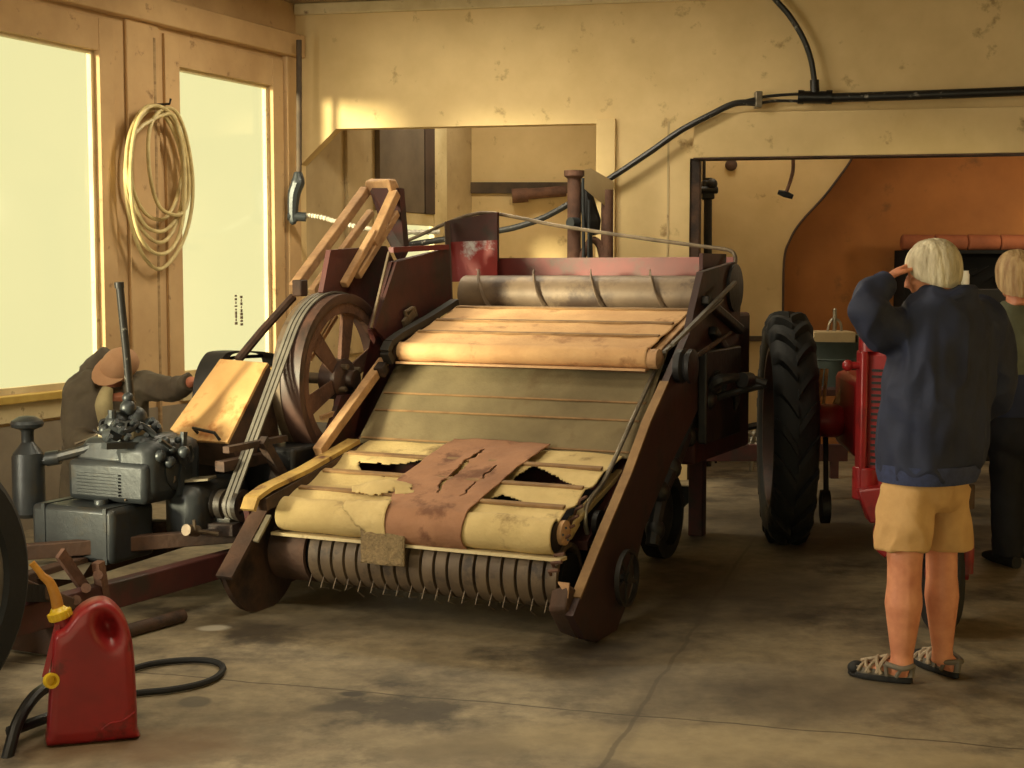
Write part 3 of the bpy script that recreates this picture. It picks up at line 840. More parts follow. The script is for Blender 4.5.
# right rail of the lower draper
b = B(); pts = [mw(566, 531, .16), mw(575, 520, .16), mw(648, 440, .16)]
b.bar(pts[0] + V((0, 0, -.02)), pts[1], .045, .05); b.bar(pts[1], pts[2], .045, .028); ho(b, 'draper_rail', 'canvas_olive', bevel=.006)
b = B(); b.lathe([(.055, 0), (.055, .03), (.02, .04), (0, .04)], mw(566, 533, .13) + V((-.03, 0, 0)), X1, 20); ho(b, 'roller_cap', 'rail_wood')
b = B()
for px, py in ((563, 535), (568, 540), (566, 528)): b.cyl(mw(px, py, .09) , mw(px, py, .08), .006, 6)
ho(b, 'bolt', 'dark_iron')
b = B(); b.cyl(mw(640, 470, .12), mw(610, 540, .12), .014, 8); b.lathe([(.06, 0), (.06, .025), (0, .03)], mw(596, 523, .12), X1, 20); ho(b, 'chain_drive', 'dark_iron')

# --- banded cylinder with spring teeth below
CY = V((0, -.02, .275)); CR = .145
b = B(); b.cyl(V((-.13, CY.y, CY.z)), V((-1.66, CY.y, CY.z)), .10, 28); ho(b, 'pickup_drum', 'black_void')
NB = 19
bw = (1.40 - .12) / NB
for i in range(NB):
    w = .13 + bw * (i + .5)
    b = B(); h = bw * .42
    b.ring([(CR - .02, -h), (CR, -h * .92), (CR, h * .92), (CR - .02, h)], (-w, CY.y, CY.z), X1, 36)
    ho(b, 'stripper_band', 'band_metal')
    if i % 1 == 0:
        b = B(); w2 = w + bw * .5
        random.seed(i)
        a0 = .15 * random.random()
        b.tube([V((-w2, CY.y - .10, CY.z - .09)), V((-w2, CY.y - .13, CY.z - .14)), V((-w2 + .01, CY.y - .10 + a0 * .3, .10 + a0 * .3))], .0032, 5)
        ho(b, 'spring_tooth', 'rod_steel')
b = B(); b.ring([(CR - .02, -.1), (CR + .0, -.1), (CR + .0, .1), (CR - .02, .1)], (-1.53, CY.y, CY.z), X1, 36); ho(b, 'end_band', 'rust_brown')
# pan behind the bands
b = B(); b.loft([q3(.12, [(.14, .40), (.75, .74), (.75, .70), (.14, .36)]), q3(1.68, [(.14, .40), (.75, .74), (.75, .70), (.14, .36)])]); ho(b, 'feeder_pan', 'maroon', smooth=False)
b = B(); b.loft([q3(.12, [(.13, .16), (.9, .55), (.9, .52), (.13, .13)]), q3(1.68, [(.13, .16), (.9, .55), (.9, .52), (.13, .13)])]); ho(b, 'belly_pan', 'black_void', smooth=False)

# --- sloping canvas between the drapers
def back(u, t):
    w = .11 + 1.52 * u
    d = .645 + .545 * t; z = .715 + .515 * t
    return V((-w, d, z + .008 * noise.noise(V((w * 2, t * 3, 4)))))
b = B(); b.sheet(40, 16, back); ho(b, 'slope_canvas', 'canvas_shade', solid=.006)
for t in (.04, .30, .46):
    b = B(); p = back(0.01, t); q = back(.99, t); b.bar(p + V((0, -.006, .006)), q + V((0, -.006, .006)), .010, .006, (0, -.6, .7)); ho(b, 'seam_lath', 'slat_wood')
b = B(); b.bar(mw(446, 368, 1.55), mw(392, 443, 1.55), .02, .03); ho(b, 'side_lath', 'slat_wood')

# --- upper draper
US = (1.355 - 1.175) / (1.66 - 1.0)
UR = .05; UC = V((0, 1.0, 1.175))
def uppath(t):
    if t < .66:
        d = 1.68 - t / .66 * .68
        return d, 1.175 + US * (d - 1.0) + .05
    a = (t - .66) / .34 * PI
    return UC.y - UR * math.sin(a), UC.z + UR * math.cos(a)
def canvas_up(u, t):
    w = .15 + 1.42 * u
    d, z = uppath(t)
    k = .006 * noise.noise(V((w * 5, d * 8, 7)))
    if t < .66:
        s = min(abs(d - x) for x in (1.62, 1.38, 1.17)); k -= .008 * min(1, s / .06)
    return V((-w, d, z + k))
b = B(); b.sheet(100, 60, canvas_up); ho(b, 'upper_canvas', 'canvas_tan', solid=.005)
for s in (1.62, 1.38, 1.17):
    b = B(); z = 1.175 + US * (s - 1.0) + .055
    b.bar(V((-.16, s, z)), V((-1.56, s, z)), .028, .012, (0, -US, 1)); ho(b, 'slat', 'slat_wood', bevel=.003)
b = B(); b.cyl(V((-.12, UC.y, UC.z)), V((-1.58, UC.y, UC.z)), UR - .01); ho(b, 'front_roller', 'slat_wood')
b = B(); b.box((-.86, UC.y - .03, UC.z - UR - .008), (1.42, .06, .012)); ho(b, 'front_strip', 'rail_wood')
def flap(u, t):
    w = .18 + 1.1 * u
    return V((-w, UC.y + .05 - .03 * t, 1.10 - (.11 - .03 * u + .02 * noise.noise(V((w * 6, 0, 0))) * (1 if t > .5 else 0)) * t))
b = B(); b.sheet(60, 6, flap); ho(b, 'hanging_flap', 'brown_cloth', solid=.006)
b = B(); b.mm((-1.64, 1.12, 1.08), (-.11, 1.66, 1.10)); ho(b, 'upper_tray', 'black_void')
# left strap rail
b = B(); pts = [mw(455, 302, 1.60), mw(430, 318, 1.60), mw(400, 335, 1.60), mw(389, 343, 1.60), mw(385, 352, 1.60), mw(390, 362, 1.60)]
for p, q in zip(pts[:-1], pts[1:]): b.bar(p, q, .05, .035)
ho(b, 'upper_rail', 'belt_dark')
b = B(); b.lathe([(.052, 0), (.056, .02), (.056, .06), (.03, .08), (0, .08)], V((-1.66, UC.y, UC.z)), X1, 24); ho(b, 'roller_cap', 'rust_brown')
b = B(); b.bar(mw(657, 352, .14), mw(692, 316, .14), .05, .035); ho(b, 'upper_rail', 'rail_wood', bevel=.005)
b = B(); b.lathe([(.05, 0), (.05, .05), (.02, .07), (0, .07)], V((-.15, UC.y, UC.z - .005)), X1, 24); ho(b, 'roller_cap', 'rail_wood')
b = B(); b.tube([mw(408, 322, 1.66), mw(405, 312, 1.66), mw(412, 308, 1.66), mw(416, 316, 1.66)], .012, 8); b.bar(mw(415, 310, 1.66), mw(404, 325, 1.66), .02, .05); ho(b, 'latch', 'rod_steel')

# --- auger trough
AC = V((0, 1.93, 1.468)); AR = .148
def trough(u, t):
    a = PI * (.70 - t * .72)
    return V((-.11 - 1.55 * u, AC.y - .0 - .17 * math.cos(a) * -1, AC.z - .02 - .16 * math.sin(a)))
b = B(); b.sheet(4, 20, trough); ho(b, 'auger_trough', 'auger_steel', solid=.01)
b = B(); pitch = .36; turns = 1.48 / pitch; N = int(turns * 28)
for i in range(N):
    def pt(k, r):
        a = 2 * PI * k / 28 + 1.5; return V((-.13 - pitch * k / 28, AC.y - r * math.cos(a), AC.z + r * math.sin(a)))
    f = [pt(i, .03), pt(i, AR), pt(i + 1, AR), pt(i + 1, .03)]
    b.bm.faces.new([b.bm.verts.new(p) for p in f])
ho(b, 'auger_flight', 'auger_steel', solid=.006)
b = B(); b.cyl(V((-.12, AC.y, AC.z)), V((-1.66, AC.y, AC.z)), .112); ho(b, 'auger_core', 'auger_steel')
b = B(); b.mm((-1.66, 1.69, 1.345), (-.11, 1.755, 1.385)); ho(b, 'trough_lip', 'canvas_tan')
b = B(); b.mm((-1.66, 2.19, 1.30), (-.09, 2.21, 1.685)); ho(b, 'hopper_back', 'hopper_red')
tp = [md_(447, 221, 2.1), md_(497, 212, 2.1), md_(497, 262, 2.1), md_(447, 262, 2.1)]
b = B(); b.prism(tp, V((0, .03, 0))); ho(b, 'tall_board', 'maroon')
b = B(); b.prism([md_(450, 242, 2.07), md_(497, 240, 2.07), md_(497, 280, 2.07), md_(450, 282, 2.07)], V((0, .01, 0))); ho(b, 'worn_board', 'worn_red')
b = B(); b.bar(md_(447, 222, 2.07), md_(450, 300, 2.0), .03, .03); ho(b, 'corner_post', 'rust_brown')
b = B(); b.bar(md_(448, 279, 2.0), md_(430, 300, 1.9), .025, .02);  ho(b, 'corner_brace', 'maroon')
b = B(); b.box((-.11, 1.88, 1.55), (.02, .42, .30)); ho(b, 'trough_end', 'maroon')
# body behind
b = B(); b.mm((-1.60, 1.72, .55), (-.15, 2.75, 1.36)); ho(b, 'threshing_body', 'maroon', bevel=.02)
b = B(); b.tube([md_(400, 244, 2.15), md_(425, 233, 2.15), md_(447, 223, 2.15), md_(470, 215, 2.15), md_(490, 213, 2.15), md_(520, 218, 2.15), md_(560, 226, 2.15), md_(640, 238, 2.15), md_(700, 246, 2.15), md_(728, 250, 2.15), md_(735, 256, 2.12), md_(735, 266, 2.08)], .011, 8, True); ho(b, 'curved_rod', 'rod_steel')
# rear leg and stand on the right
pz = loc(G(697, 535))
b = B(); b.mm((pz.x - .045, pz.y - .04, 0), (pz.x + .045, pz.y + .04, .75)); ho(b, 'rear_leg', 'maroon', bevel=.006)
b = B(); b.bar((pz.x, pz.y, .28), (pz.x - .25, pz.y - .05, .04), .05, .05); b.bar((pz.x, pz.y, .27), (pz.x - .27, pz.y - .05, .27), .05, .06); ho(b, 'leg_brace', 'dark_iron')
b = B(); c = loc(G(655, 560)); b.ring([(.24, -.05), (.24, .05), (.17, .06), (.17, -.06)], (c.x, c.y + .1, .24), X1, 28); b.lathe([(.17, -.01), (.17, .01), (.03, .06), (0, .06)], (c.x, c.y + .1, .24), X1, 24); ho(b, 'gauge_wheel', 'rubber')
# shaft arm towards the tractor (right, dark and ragged)
b = B(); b.tube([mw(704, 392, .0), mw(720, 380, -.1), mw(745, 378, -.2), mw(766, 384, -.3)], [.04, .032, .022, .026], 8, True); b.cyl(mw(742, 380, -.2), mw(750, 380, -.22), .04, 12); b.bar(mw(715, 372, -.05), mw(722, 398, -.08), .03, .05); b.bar(mw(728, 375, -.1), mw(726, 392, -.1), .02, .06)
b.tube([mw(704, 402, .0), mw(735, 392, -.15), mw(766, 384, -.3)], .02, 8); b.tube([mw(736, 390, -.1), mw(737, 402, -.1), mw(735, 410, -.1)], [.03, .022, .008], 6); b.ball(mw(712, 385, -.05), .05, 6); b.ball(mw(707, 400, -.03), .055, 6)
ho(b, 'drive_shaft', 'dark_iron')

# --- flywheel on the left
FC = V((-1.80, .80, 1.03)); FR = .455
b = B(); b.ring([(FR, -.13), (FR, .015), (FR - .018, .02), (FR - .05, .012), (FR - .055, -.115), (FR - .02, -.13)], FC, X1, 72); fw = ho(b, 'flywheel', 'wheel_red', harv)
b = B(); b.ring([(FR + .001, -.15), (FR + .006, -.15), (FR + .006, -.10), (FR + .001, -.10)], FC, X1, 72); ho(b, 'wheel_face', 'band_metal', fw)
b = B(); b.ring([(FR - .05, -.02), (FR - .05, .006), (FR - .10, .006), (FR - .11, -.02)], FC, X1, 72); ho(b, 'inner_rim', 'old_rust', fw)
b = B(); b.lathe([(.11, -.10), (.11, .0), (.085, .02), (.05, .025), (.05, .07), (0, .07)], FC, X1, 28); ho(b, 'hub', 'wheel_red', fw)
for k in range(6):
    a = 2 * PI * k / 6 + .35
    dv = V((0, math.cos(a), math.sin(a)))
    b = B(); s = V((0, -math.sin(a), math.cos(a)))
    r0, r1 = FC + dv * .09, FC + dv * (FR - .09)
    w0, w1 = .04, .06
    b.loft([[r0 + s * w0 + X1 * -.01, r0 - s * w0 + X1 * -.01, r0 - s * w0 * .6 - X1 * .045, r0 + s * w0 * .6 - X1 * .045], [r1 + s * w1 + X1 * -.01, r1 - s * w1 + X1 * -.01, r1 - s * w1 * .6 - X1 * .045, r1 + s * w1 * .6 - X1 * .045]])
    ho(b, 'spoke', 'old_rust', fw, bevel=.006)
b = B()
for k in range(4):
    a = 2 * PI * k / 4 + .6
    c = FC + V((.02, math.cos(a) * .085, math.sin(a) * .085)); b.cyl(c - X1 * .03, c + X1 * .03, .014, 8)
ho(b, 'hub_bolts', 'rod_steel', fw)
for a_, c_, w_ in (((321, 418), (345, 409), 1.78), ((303, 357), (330, 313), 1.95), ((309, 360), (336, 316), 1.93)):
    b = B(); b.bar(mw(*a_, w_), mw(*c_, w_), .02, .025); ho(b, 'frame_strut', 'rail_wood')
b = B(); b.cyl(V((-2.3, .80, 1.03)), V((-1.75, .80, 1.03)), .03); ho(b, 'main_shaft', 'rod_steel')
# pulley and belts
PC = V((-1.90, -.06, .47))
b = B(); b.lathe([(.075, -.10), (.075, -.09), (.062, -.08), (.075, -.07), (.075, -.035), (.060, -.03), (.060, .03), (.078, .035), (.078, .06), (.05, .062), (.045, .03), (0, .03)], PC, X1, 32); ho(b, 'drive_pulley', 'dark_iron')
FB = V((-1.90, FC.y, FC.z))
def belt(off, m_):
    c0, r0, c1_, r1 = V((off, PC.y, PC.z)), .066, V((off, FC.y, FC.z)), FR + .008
    dv = c1_ - c0; D_ = math.hypot(dv.y, dv.z); base = math.atan2(dv.z, dv.y); th = math.acos((r0 - r1) / D_)
    pts = []
    for i in range(41):
        a = base + th - 2 * th * i / 40; pts.append(V((off, c1_.y + r1 * math.cos(a), c1_.z + r1 * math.sin(a))))
    for i in range(15):
        a = base - th - (2 * PI - 2 * th) * i / 14; pts.append(V((off, c0.y + r0 * math.cos(a), c0.z + r0 * math.sin(a))))
    b = B(); n = len(pts)
    rings = []
    for i, p in enumerate(pts):
        t = (pts[(i + 1) % n] - pts[i - 1]).normalized(); nn = V((0, -t.z, t.y))
        rings.append([p + X1 * a_ + nn * c_ for a_, c_ in ((-.009, -.004), (.009, -.004), (.009, .005), (-.009, .005))])
    rings.append(rings[0]); b.loft(rings, cap=False)
    ho(b, 'drive_belt', m_)
for i, o_ in enumerate((-1.855, -1.88, -1.905)): belt(o_, 'belt_grey')

# --- left superstructure: elevator rails, plates
def rail(a, wa, c, wc, th=.05):
    b = B(); b.bar(mw(a[0], a[1], wa), mw(c[0], c[1], wc), th, th); ho(b, 'elevator_rail', 'rail_wood', bevel=.006)
rail((366, 190), 2.15, (294, 288), 2.15, .055); rail((371, 212), 2.15, (312, 292), 2.15, .042)
rail((395, 193), 1.85, (372, 243), 1.85, .055); rail((374, 232), 1.85, (344, 285), 1.85, .042); rail((396, 213), 1.85, (357, 276), 1.85, .042)
b = B(); q = [mw(365, 181, 2.15), mw(372, 178, 2.1), mw(396, 179, 1.85), mw(401, 187, 1.85), mw(395, 190, 1.85), mw(367, 191, 2.15)]
b.loft([[mw(364, 182, 2.15), mw(371, 178, 2.15), mw(380, 190, 2.15), mw(368, 196, 2.15)], [mw(388, 179, 1.85), mw(396, 179, 1.85), mw(400, 188, 1.85), mw(392, 193, 1.85)]]); ho(b, 'elevator_head', 'rail_wood', bevel=.012)
b = B(); b.loft([[mw(370, 192, 2.1), mw(372, 188, 1.95), mw(399, 188, 1.84), mw(404, 250, 1.84), mw(398, 262, 1.84), mw(385, 235, 2.0)], [mw(370, 192, 2.1) + V((0, .06, 0)), mw(372, 188, 1.95) + V((0, .06, 0)), mw(399, 188, 1.84) + V((0, .06, 0)), mw(404, 250, 1.84) + V((0, .06, 0)), mw(398, 262, 1.84) + V((0, .06, 0)), mw(385, 235, 2.0) + V((0, .06, 0))]]); ho(b, 'elevator_casing', 'maroon')
for px, py, w in ((300, 288, 2.12), (343, 287, 1.9)):
    b = B(); b.box(mw(px, py, w), (.06, .07, .09)); ho(b, 'rail_shoe', 'rust_brown', bevel=.008)
b = B(); b.prism([mw(326, 250, 1.9), mw(382, 246, 1.9), mw(390, 262, 1.9), mw(368, 330, 1.9), mw(318, 292, 1.9)], X1 * .03); ho(b, 'red_side_sheet', 'maroon')
b = B(); b.prism([mw(392, 262, 1.71), mw(445, 248, 1.71), mw(447, 300, 1.71), mw(385, 345, 1.71), mw(370, 328, 1.71)], X1 * .03); ho(b, 'hopper_side', 'maroon')
b = B(); b.bar(mw(391, 250, 1.68), mw(447, 247, 1.68), .03, .03); ho(b, 'hopper_rim', 'hopper_red')
b = B(); b.bar(mw(389, 252, 1.66), mw(371, 328, 1.66), .012, .012); ho(b, 'seam_strip', 'rod_steel')
b = B(); b.tube([mw(293, 297, 2.2), mw(262, 331, 2.25), mw(238, 360, 2.3)], .024, 8); ho(b, 'long_bar', 'rust_brown')
# plywood-like cover plate with handle
c = [mw(188, 440, 2.25), mw(227, 442, 1.98), mw(264, 368, 1.98), mw(262, 356, 1.98), mw(223, 362, 2.32), mw(167, 426, 2.42)]
b = B(); nrm = (c[2] - c[1]).cross(c[0] - c[1]).normalized(); 
if nrm.z < 0: nrm = -nrm
c0 = c[1]
c = [p - nrm * (p - c0).dot(nrm) for p in c]
b.prism(c, -nrm * .018); cp = ho(b, 'cover_plate', 'panel_tan', bevel=.003)
b = B(); b.tube([c[0].lerp(c[1], .15) + (c[2] - c[1]) * .10 + nrm * .0, c[0].lerp(c[1], .15) + (c[2] - c[1]) * .10 + nrm * .04, c[0].lerp(c[1], .75) + (c[2] - c[1]) * .05 + nrm * .04, c[0].lerp(c[1], .8) + (c[2] - c[1]) * .02], .008, 8); ho(b, 'handle', 'dark_iron', cp)
b = B(); b.loft([[p - nrm * .02 for p in c], [V((p.x, p.y + .12, .62)) for p in c]]); ho(b, 'plate_housing', 'rust_brown')
# black rounded guard behind the plate
def gd(px, py, w=2.5): return mw(px, py, w)
gpts = [gd(193, 446), gd(195, 400), gd(198, 375), gd(206, 357), gd(216, 351), gd(245, 351), gd(262, 355), gd(266, 365)]
sp = spline(gpts, 5)
b = B(); b.loft([[p - X1 * .02, p + X1 * .11, p + X1 * .11 + V((.0, .05, -.01)), p - X1 * .02 + V((0, .05, -.01))] for p in sp]); ho(b, 'rounded_guard', 'belt_dark')
b = B(); b.tube([gd(219, 375), gd(223, 364), gd(232, 358), gd(262, 356)], .01, 8, True); ho(b, 'guard_rail', 'dark_iron')
b = B(); b.mm((-2.55, .25, .35), (-1.76, 1.4, .72)); ho(b, 'lower_frame', 'dark_iron', bevel=.02)
b = B(); b.bar(V((-1.95, -.1, .66)), V((-1.80, 1.1, .70)), .06, .05); b.bar(mw(262, 440, 1.8), mw(285, 480, 1.8), .04, .05); b.bar(mw(226, 450, 1.85), mw(285, 438, 1.8), .04, .03); b.bar(V((-1.86, .1, .0)), V((-1.86, .25, .6)), .05, .05); ho(b, 'bracing', 'rust_brown')
b = B(); b.loft([q3(1.76, [(-.05, .35), (.5, .65), (.7, .95), (1.3, .95), (1.3, .3), (.2, .1)]), q3(1.79, [(-.05, .35), (.5, .65), (.7, .95), (1.3, .95), (1.3, .3), (.2, .1)])]); ho(b, 'red_under_sheet', 'maroon')

# --- tongue frame
b = B()
b.bar(V((-1.95, .5, .17)), V((-1.95, -1.55, .20)), .07, .12)
ho(b, 'tongue_beam', 'maroon', bevel=.006)
b = B(); b.bar(V((-2.55, .6, .20)), V((-2.30, -1.5, .22)), .07, .10); ho(b, 'tongue_beam', 'rust_brown', bevel=.006)
b = B(); b.bar(V((-1.80, .0, .33)), V((-2.6, -.75, .30)), .06, .07); b.bar(V((-2.5, -.1, .33)), V((-1.85, -.1, .36)), .08, .06); ho(b, 'cross_member', 'rust_brown', bevel=.005)
b = B(); b.bar(V((-1.92, -.9, .08)), V((-1.92, -1.55, .40)), .03, .05); b.box((-2.05, -1.25, .14), (.28, .04, .26)); b.box((-2.2, -1.45, .2), (.05, .5, .3)); ho(b, 'hitch_plate', 'rust_brown', bevel=.006)
b = B(); b.bar(mw(60, 553, 2.0), mw(86, 590, 2.0), .02, .05); ho(b, 'flat_link', 'old_rust')
b = B()
for px, py in ((98, 575), (86, 588), (76, 600)): b.cyl(mw(px, py, 1.9), mw(px, py, 2.05), .022, 8)
b.bar(mw(98, 562, 1.93), mw(104, 600, 1.93), .04, .04); ho(b, 'clevis', 'old_rust')
b = B(); b.loft([[mz(28, 560, .22), mz(92, 562, .22), mz(80, 580, .22), mz(26, 578, .22)], [mz(28, 560, .235), mz(92, 562, .235), mz(80, 580, .235), mz(26, 578, .235)]]); ho(b, 'deck_plate', 'tin_light')
# transport wheel at the far left
wc = loc(P(-92, 612, 4.95)); wr = .50; wc.z = wr
b = B(); b.ring([(wr, -.07), (wr, .07), (wr - .03, .095), (wr - .12, .095), (wr - .14, .07), (wr - .14, -.07), (wr - .12, -.095), (wr - .03, -.095)], wc, X1, 56); tw = ho(b, 'transport_tyre', 'rubber', harv)
b = B(); b.ring([(wr - .135, -.07), (wr - .135, .08), (wr - .16, .085), (wr - .17, -.07)], wc, X1, 48); b.lathe([(wr - .16, .0), (wr - .17, .02), (.1, .05), (.06, .09), (0, .09)], wc, X1, 40); ho(b, 'transport_wheel', 'belt_grey', tw)
b = B(); b.bar(wc, V((-1.95, -1.3, .28)), .07, .07); ho(b, 'wheel_axle', 'dark_iron')

# --- engine
eng = None
EZ = .50
b = B()
b.mm((-2.62, -.42, .50), (-2.14, -.02, .70))
b.loft([[V((-2.60, -.40, .68)), V((-2.16, -.40, .68)), V((-2.16, -.06, .68)), V((-2.60, -.06, .68))], [V((-2.56, -.36, .80)), V((-2.20, -.36, .82)), V((-2.20, -.08, .82)), V((-2.56, -.08, .80))]])
eng = ho(b, 'engine', 'engine_grey', harv, bevel=.03)
b = B(); b.mm((-2.22, -.22, .28), (-2.0, .25, .58)); ho(b, 'crankcase', 'engine_grey', eng, bevel=.07)
b = B(); b.mm((-2.36, -.40, .50), (-2.12, .0, .80)); cw = ho(b, 'fan_cowl', 'engine_grey', eng, bevel=.06)
b = B(); b.lathe([(.10, 0), (.10, .012), (.085, .02), (0, .022)], (-2.125, -.2, .65), X1, 28); ho(b, 'starter_ring', 'engine_grey', eng)
b = B()
for i in range(7): b.box((-2.42, -.42, .66 + i * .016 - .12), (.26, .03, .007))
ho(b, 'cooling_fins', 'engine_grey', eng)
b = B(); b.lathe([(.075, 0), (.075, .15), (.04, .17), (0, .17)], (-2.05, -.02, .40), X1, 24); ho(b, 'crank_housing', 'engine_grey', eng)
b = B(); b.cyl((-2.12, -.04, .47), (-1.86, -.06, .47), .028); ho(b, 'crankshaft', 'rod_steel', eng)
# fuel tank
b = B(); tz0, tz1 = .235, .495
fl = mz(120, 562, tz0)
x1_, y0_ = -2.22, -.56
b.mm((x1_ - .50, y0_, tz0), (x1_, y0_ + .30, tz1)); tk = ho(b, 'fuel_tank', 'engine_grey', eng, bevel=.025)
b = B(); b.lathe([(.034, 0), (.034, .018), (.03, .024), (0, .026)], (x1_ - .17, y0_ + .12, tz1), (0, 0, 1), 20); b.mm((x1_ - .055, y0_ - .004, tz0), (x1_ - .035, y0_ + .304, tz1 + .004)); b.mm((x1_ - .43, y0_ - .004, tz0), (x1_ - .41, y0_ + .304, tz1 + .004)); ho(b, 'tank_cap', 'engine_grey', eng)
# valve cover
vc = [mw(84, 452, 2.45), mw(116, 456, 2.3), mw(124, 438, 2.3), mw(92, 436, 2.45)]
b = B(); b.mm((-2.48, -.36, .80), (-2.26, -.20, .86)); ho(b, 'valve_cover', 'tin_light', eng, bevel=.01)
b = B()
for x in (-2.45, -2.37, -2.29): b.tube([V((x, -.37, .82)), V((x, -.36, .885)), V((x + .05, -.33, .88))], .008, 6, True); b.ball((x, -.34, .875), .018, 6)
b.tube([V((-2.48, -.38, .84)), V((-2.38, -.40, .82)), V((-2.27, -.38, .86))], .006, 6, True); ho(b, 'valve_clips', 'dark_iron', eng)
# air cleaner
ac = mw(28, 455, 2.85); 
b = B(); zc = .42
b.lathe([(.062, .0), (.078, .02), (.078, .30), (.072, .31), (.072, .315), (.034, .365), (.03, .37), (.03, .42), (.034, .43), (.075, .445), (.08, .46), (.074, .475), (.04, .495), (0, .50)], (ac.x, ac.y, zc - .02), (0, 0, 1), 32); ho(b, 'air_cleaner', 'engine_grey', eng)
b = B(); b.tube([V((ac.x, ac.y, .66)), mw(50, 459, 2.75), mw(85, 450, 2.55), mw(120, 437, 2.4)], .026, 10); b.cyl(mw(47, 459, 2.76), mw(60, 457, 2.7), .036); ho(b, 'intake_pipe', 'engine_grey', eng)
b = B(); b.tube([mw(75, 444, 2.6), mw(95, 436, 2.55), mw(106, 424, 2.5), mw(117, 421, 2.45)], .006, 6, True); b.tube([mw(160, 462, 2.2), mw(175, 480, 2.1), mw(150, 493, 2.22), mw(125, 500, 2.26)], .006, 6, True); ho(b, 'fuel_line', 'rod_steel', eng)
# carburettor cluster
b = B()
for px, py, w, r in ((118, 425, 2.4, .07), (135, 418, 2.35, .06), (150, 430, 2.3, .06), (125, 440, 2.35, .055), (143, 440, 2.3, .06), (128, 408, 2.35, .04), (152, 446, 2.25, .045), (105, 430, 2.42, .03), (128, 398, 2.36, .028)):
    b.ball(mw(px, py, w), r, 8)
b.cyl(mw(108, 436, 2.36), mw(116, 434, 2.3), .035, 14); b.cyl(mw(112, 418, 2.38), mw(112, 410, 2.38), .02, 10); b.tube([mw(110, 425, 2.3), mw(125, 432, 2.25), mw(140, 425, 2.25), mw(155, 436, 2.2)], .016, 8, True); b.bar(mw(104, 446, 2.3), mw(160, 444, 2.2), .05, .03)
for i in range(9):
    b.cyl(mw(108 + i * 6, 440 - (i * 37 % 22), 2.25), mw(111 + i * 6, 436 - (i * 37 % 22), 2.22), .012, 8)
ho(b, 'carburettor', 'engine_grey', eng)
b = B()
for px, py, w, r in ((165, 442, 2.15, .028), (172, 450, 2.1, .02), (178, 440, 2.12, .018), (184, 452, 2.05, .03), (160, 456, 2.12, .03), (170, 462, 2.1, .03)):
    b.ball(mw(px, py, w), r, 6)
b.bar(mw(184, 432, 2.1), mw(180, 495, 2.1), .02, .03); b.tube([mw(160, 440, 2.1), mw(176, 452, 2.1), mw(184, 470, 2.1)], .012, 6); b.tube([mw(190, 445, 2.05), mw(193, 455, 2.05), mw(190, 462, 2.05), mw(187, 456, 2.05)], .008, 6, True)
ho(b, 'magneto', 'engine_grey', eng)
# exhaust stack
b = B(); b.tube([mw(131, 405, 2.38), mw(127, 360, 2.38), mw(121, 300, 2.38), mw(119.5, 284, 2.38)], [.021, .019, .019, .019], 14); b.cyl(mw(119.5, 288, 2.38), mw(119, 282, 2.38), .023, 14); b.cyl(mw(132, 418, 2.38), mw(130.6, 402, 2.38), .027); ho(b, 'exhaust_pipe', 'conduit', eng)
b = B(); b.cyl(mw(186, 530, 1.98), mw(197, 531, 1.98), .028, 12); b.tube([mw(190, 530, 1.98), mw(218, 534, 1.9)], .01, 8); b.tube([mw(194, 520, 1.95), mw(195, 530, 1.95)], .008, 6); ho(b, 'clutch_handle', 'rod_steel', eng)
b = B(); b.bar(mw(187, 480, 2.12), mw(212, 478, 2.0), .12, .01); ho(b, 'small_tray', 'tin_light', eng)
# ================================================== THINGS ON THE FLOOR
# red fuel can
cb = G(92, 738); 
can = empty('fuel_can', (cb.x, cb.y, 0), math.radians(18)); tag(can, 'red plastic fuel can with yellow spout standing on the floor', 'fuel can')
# body: outline in the x-z plane, thickness in y
S = 5.0 / F_PX
prof = [(-.140, .0), (.135, .0), (.150, .02), (.148, .20), (.140, .33), (.115, .42), (.07, .478), (.02, .487), (-.03, .462), (-.06, .43), (-.085, .40), (-.115, .385), (-.125, .33), (-.135, .20), (-.150, .02)]
pr = spline([V((x, 0, z)) for x, z in prof] + [V((prof[0][0], 0, 0))], 3)[:-1]
b = B()
cx = V((0, 0, .22))
rings = []
for y, k in ((-.078, .80), (-.072, .93), (-.055, .985), (-.03, 1.0), (.03, 1.0), (.055, .985), (.072, .93), (.078, .80)):
    rings.append([V((cx.x + (p.x - cx.x) * k, y, cx.z + (p.z - cx.z) * k)) for p in pr])
b.loft(rings)
for v in b.bm.verts:
    if v.co.y < -.05 or v.co.y > .05: pass
body = b.obj('can_body', 'can_red', can)
md = body.modifiers.new('sub', 'REMESH'); md.mode = 'VOXEL'; md.voxel_size = .006
dg = bpy.context.evaluated_depsgraph_get(); dg.update()
me = bpy.data.meshes.new_from_object(body.evaluated_get(dg)); body.modifiers.clear(); body.data = me
for v in me.vertices:
    x, y, z = v.co
    # hand grip: hollow pressed from both faces, seen below the crown
    g = math.exp(-(((x - .055) * .85 + (z - .40) * .35) / .026) ** 2 - (((z - .395) - (x - .055) * .45) / .055) ** 2)
    v.co.y -= math.copysign(1, y) * min(abs(y) - .004, .075 * g)
    # shallow panel rib low on the face
    if z < .03: v.co.x *= 1.02
for p in me.polygons: p.use_smooth = True
sm = body.modifiers.new('s', 'SMOOTH'); sm.iterations = 4
b = B(); b.cyl((-.075, 0, .385), (-.093, 0, .435), .03); b.obj('neck', 'can_red', can)
b = B(); b.lathe([(.036, 0), (.038, .004), (.038, .026), (.03, .03), (.022, .042), (0, .042)], (-.092, 0, .425), (-.3, 0, 1), 20)
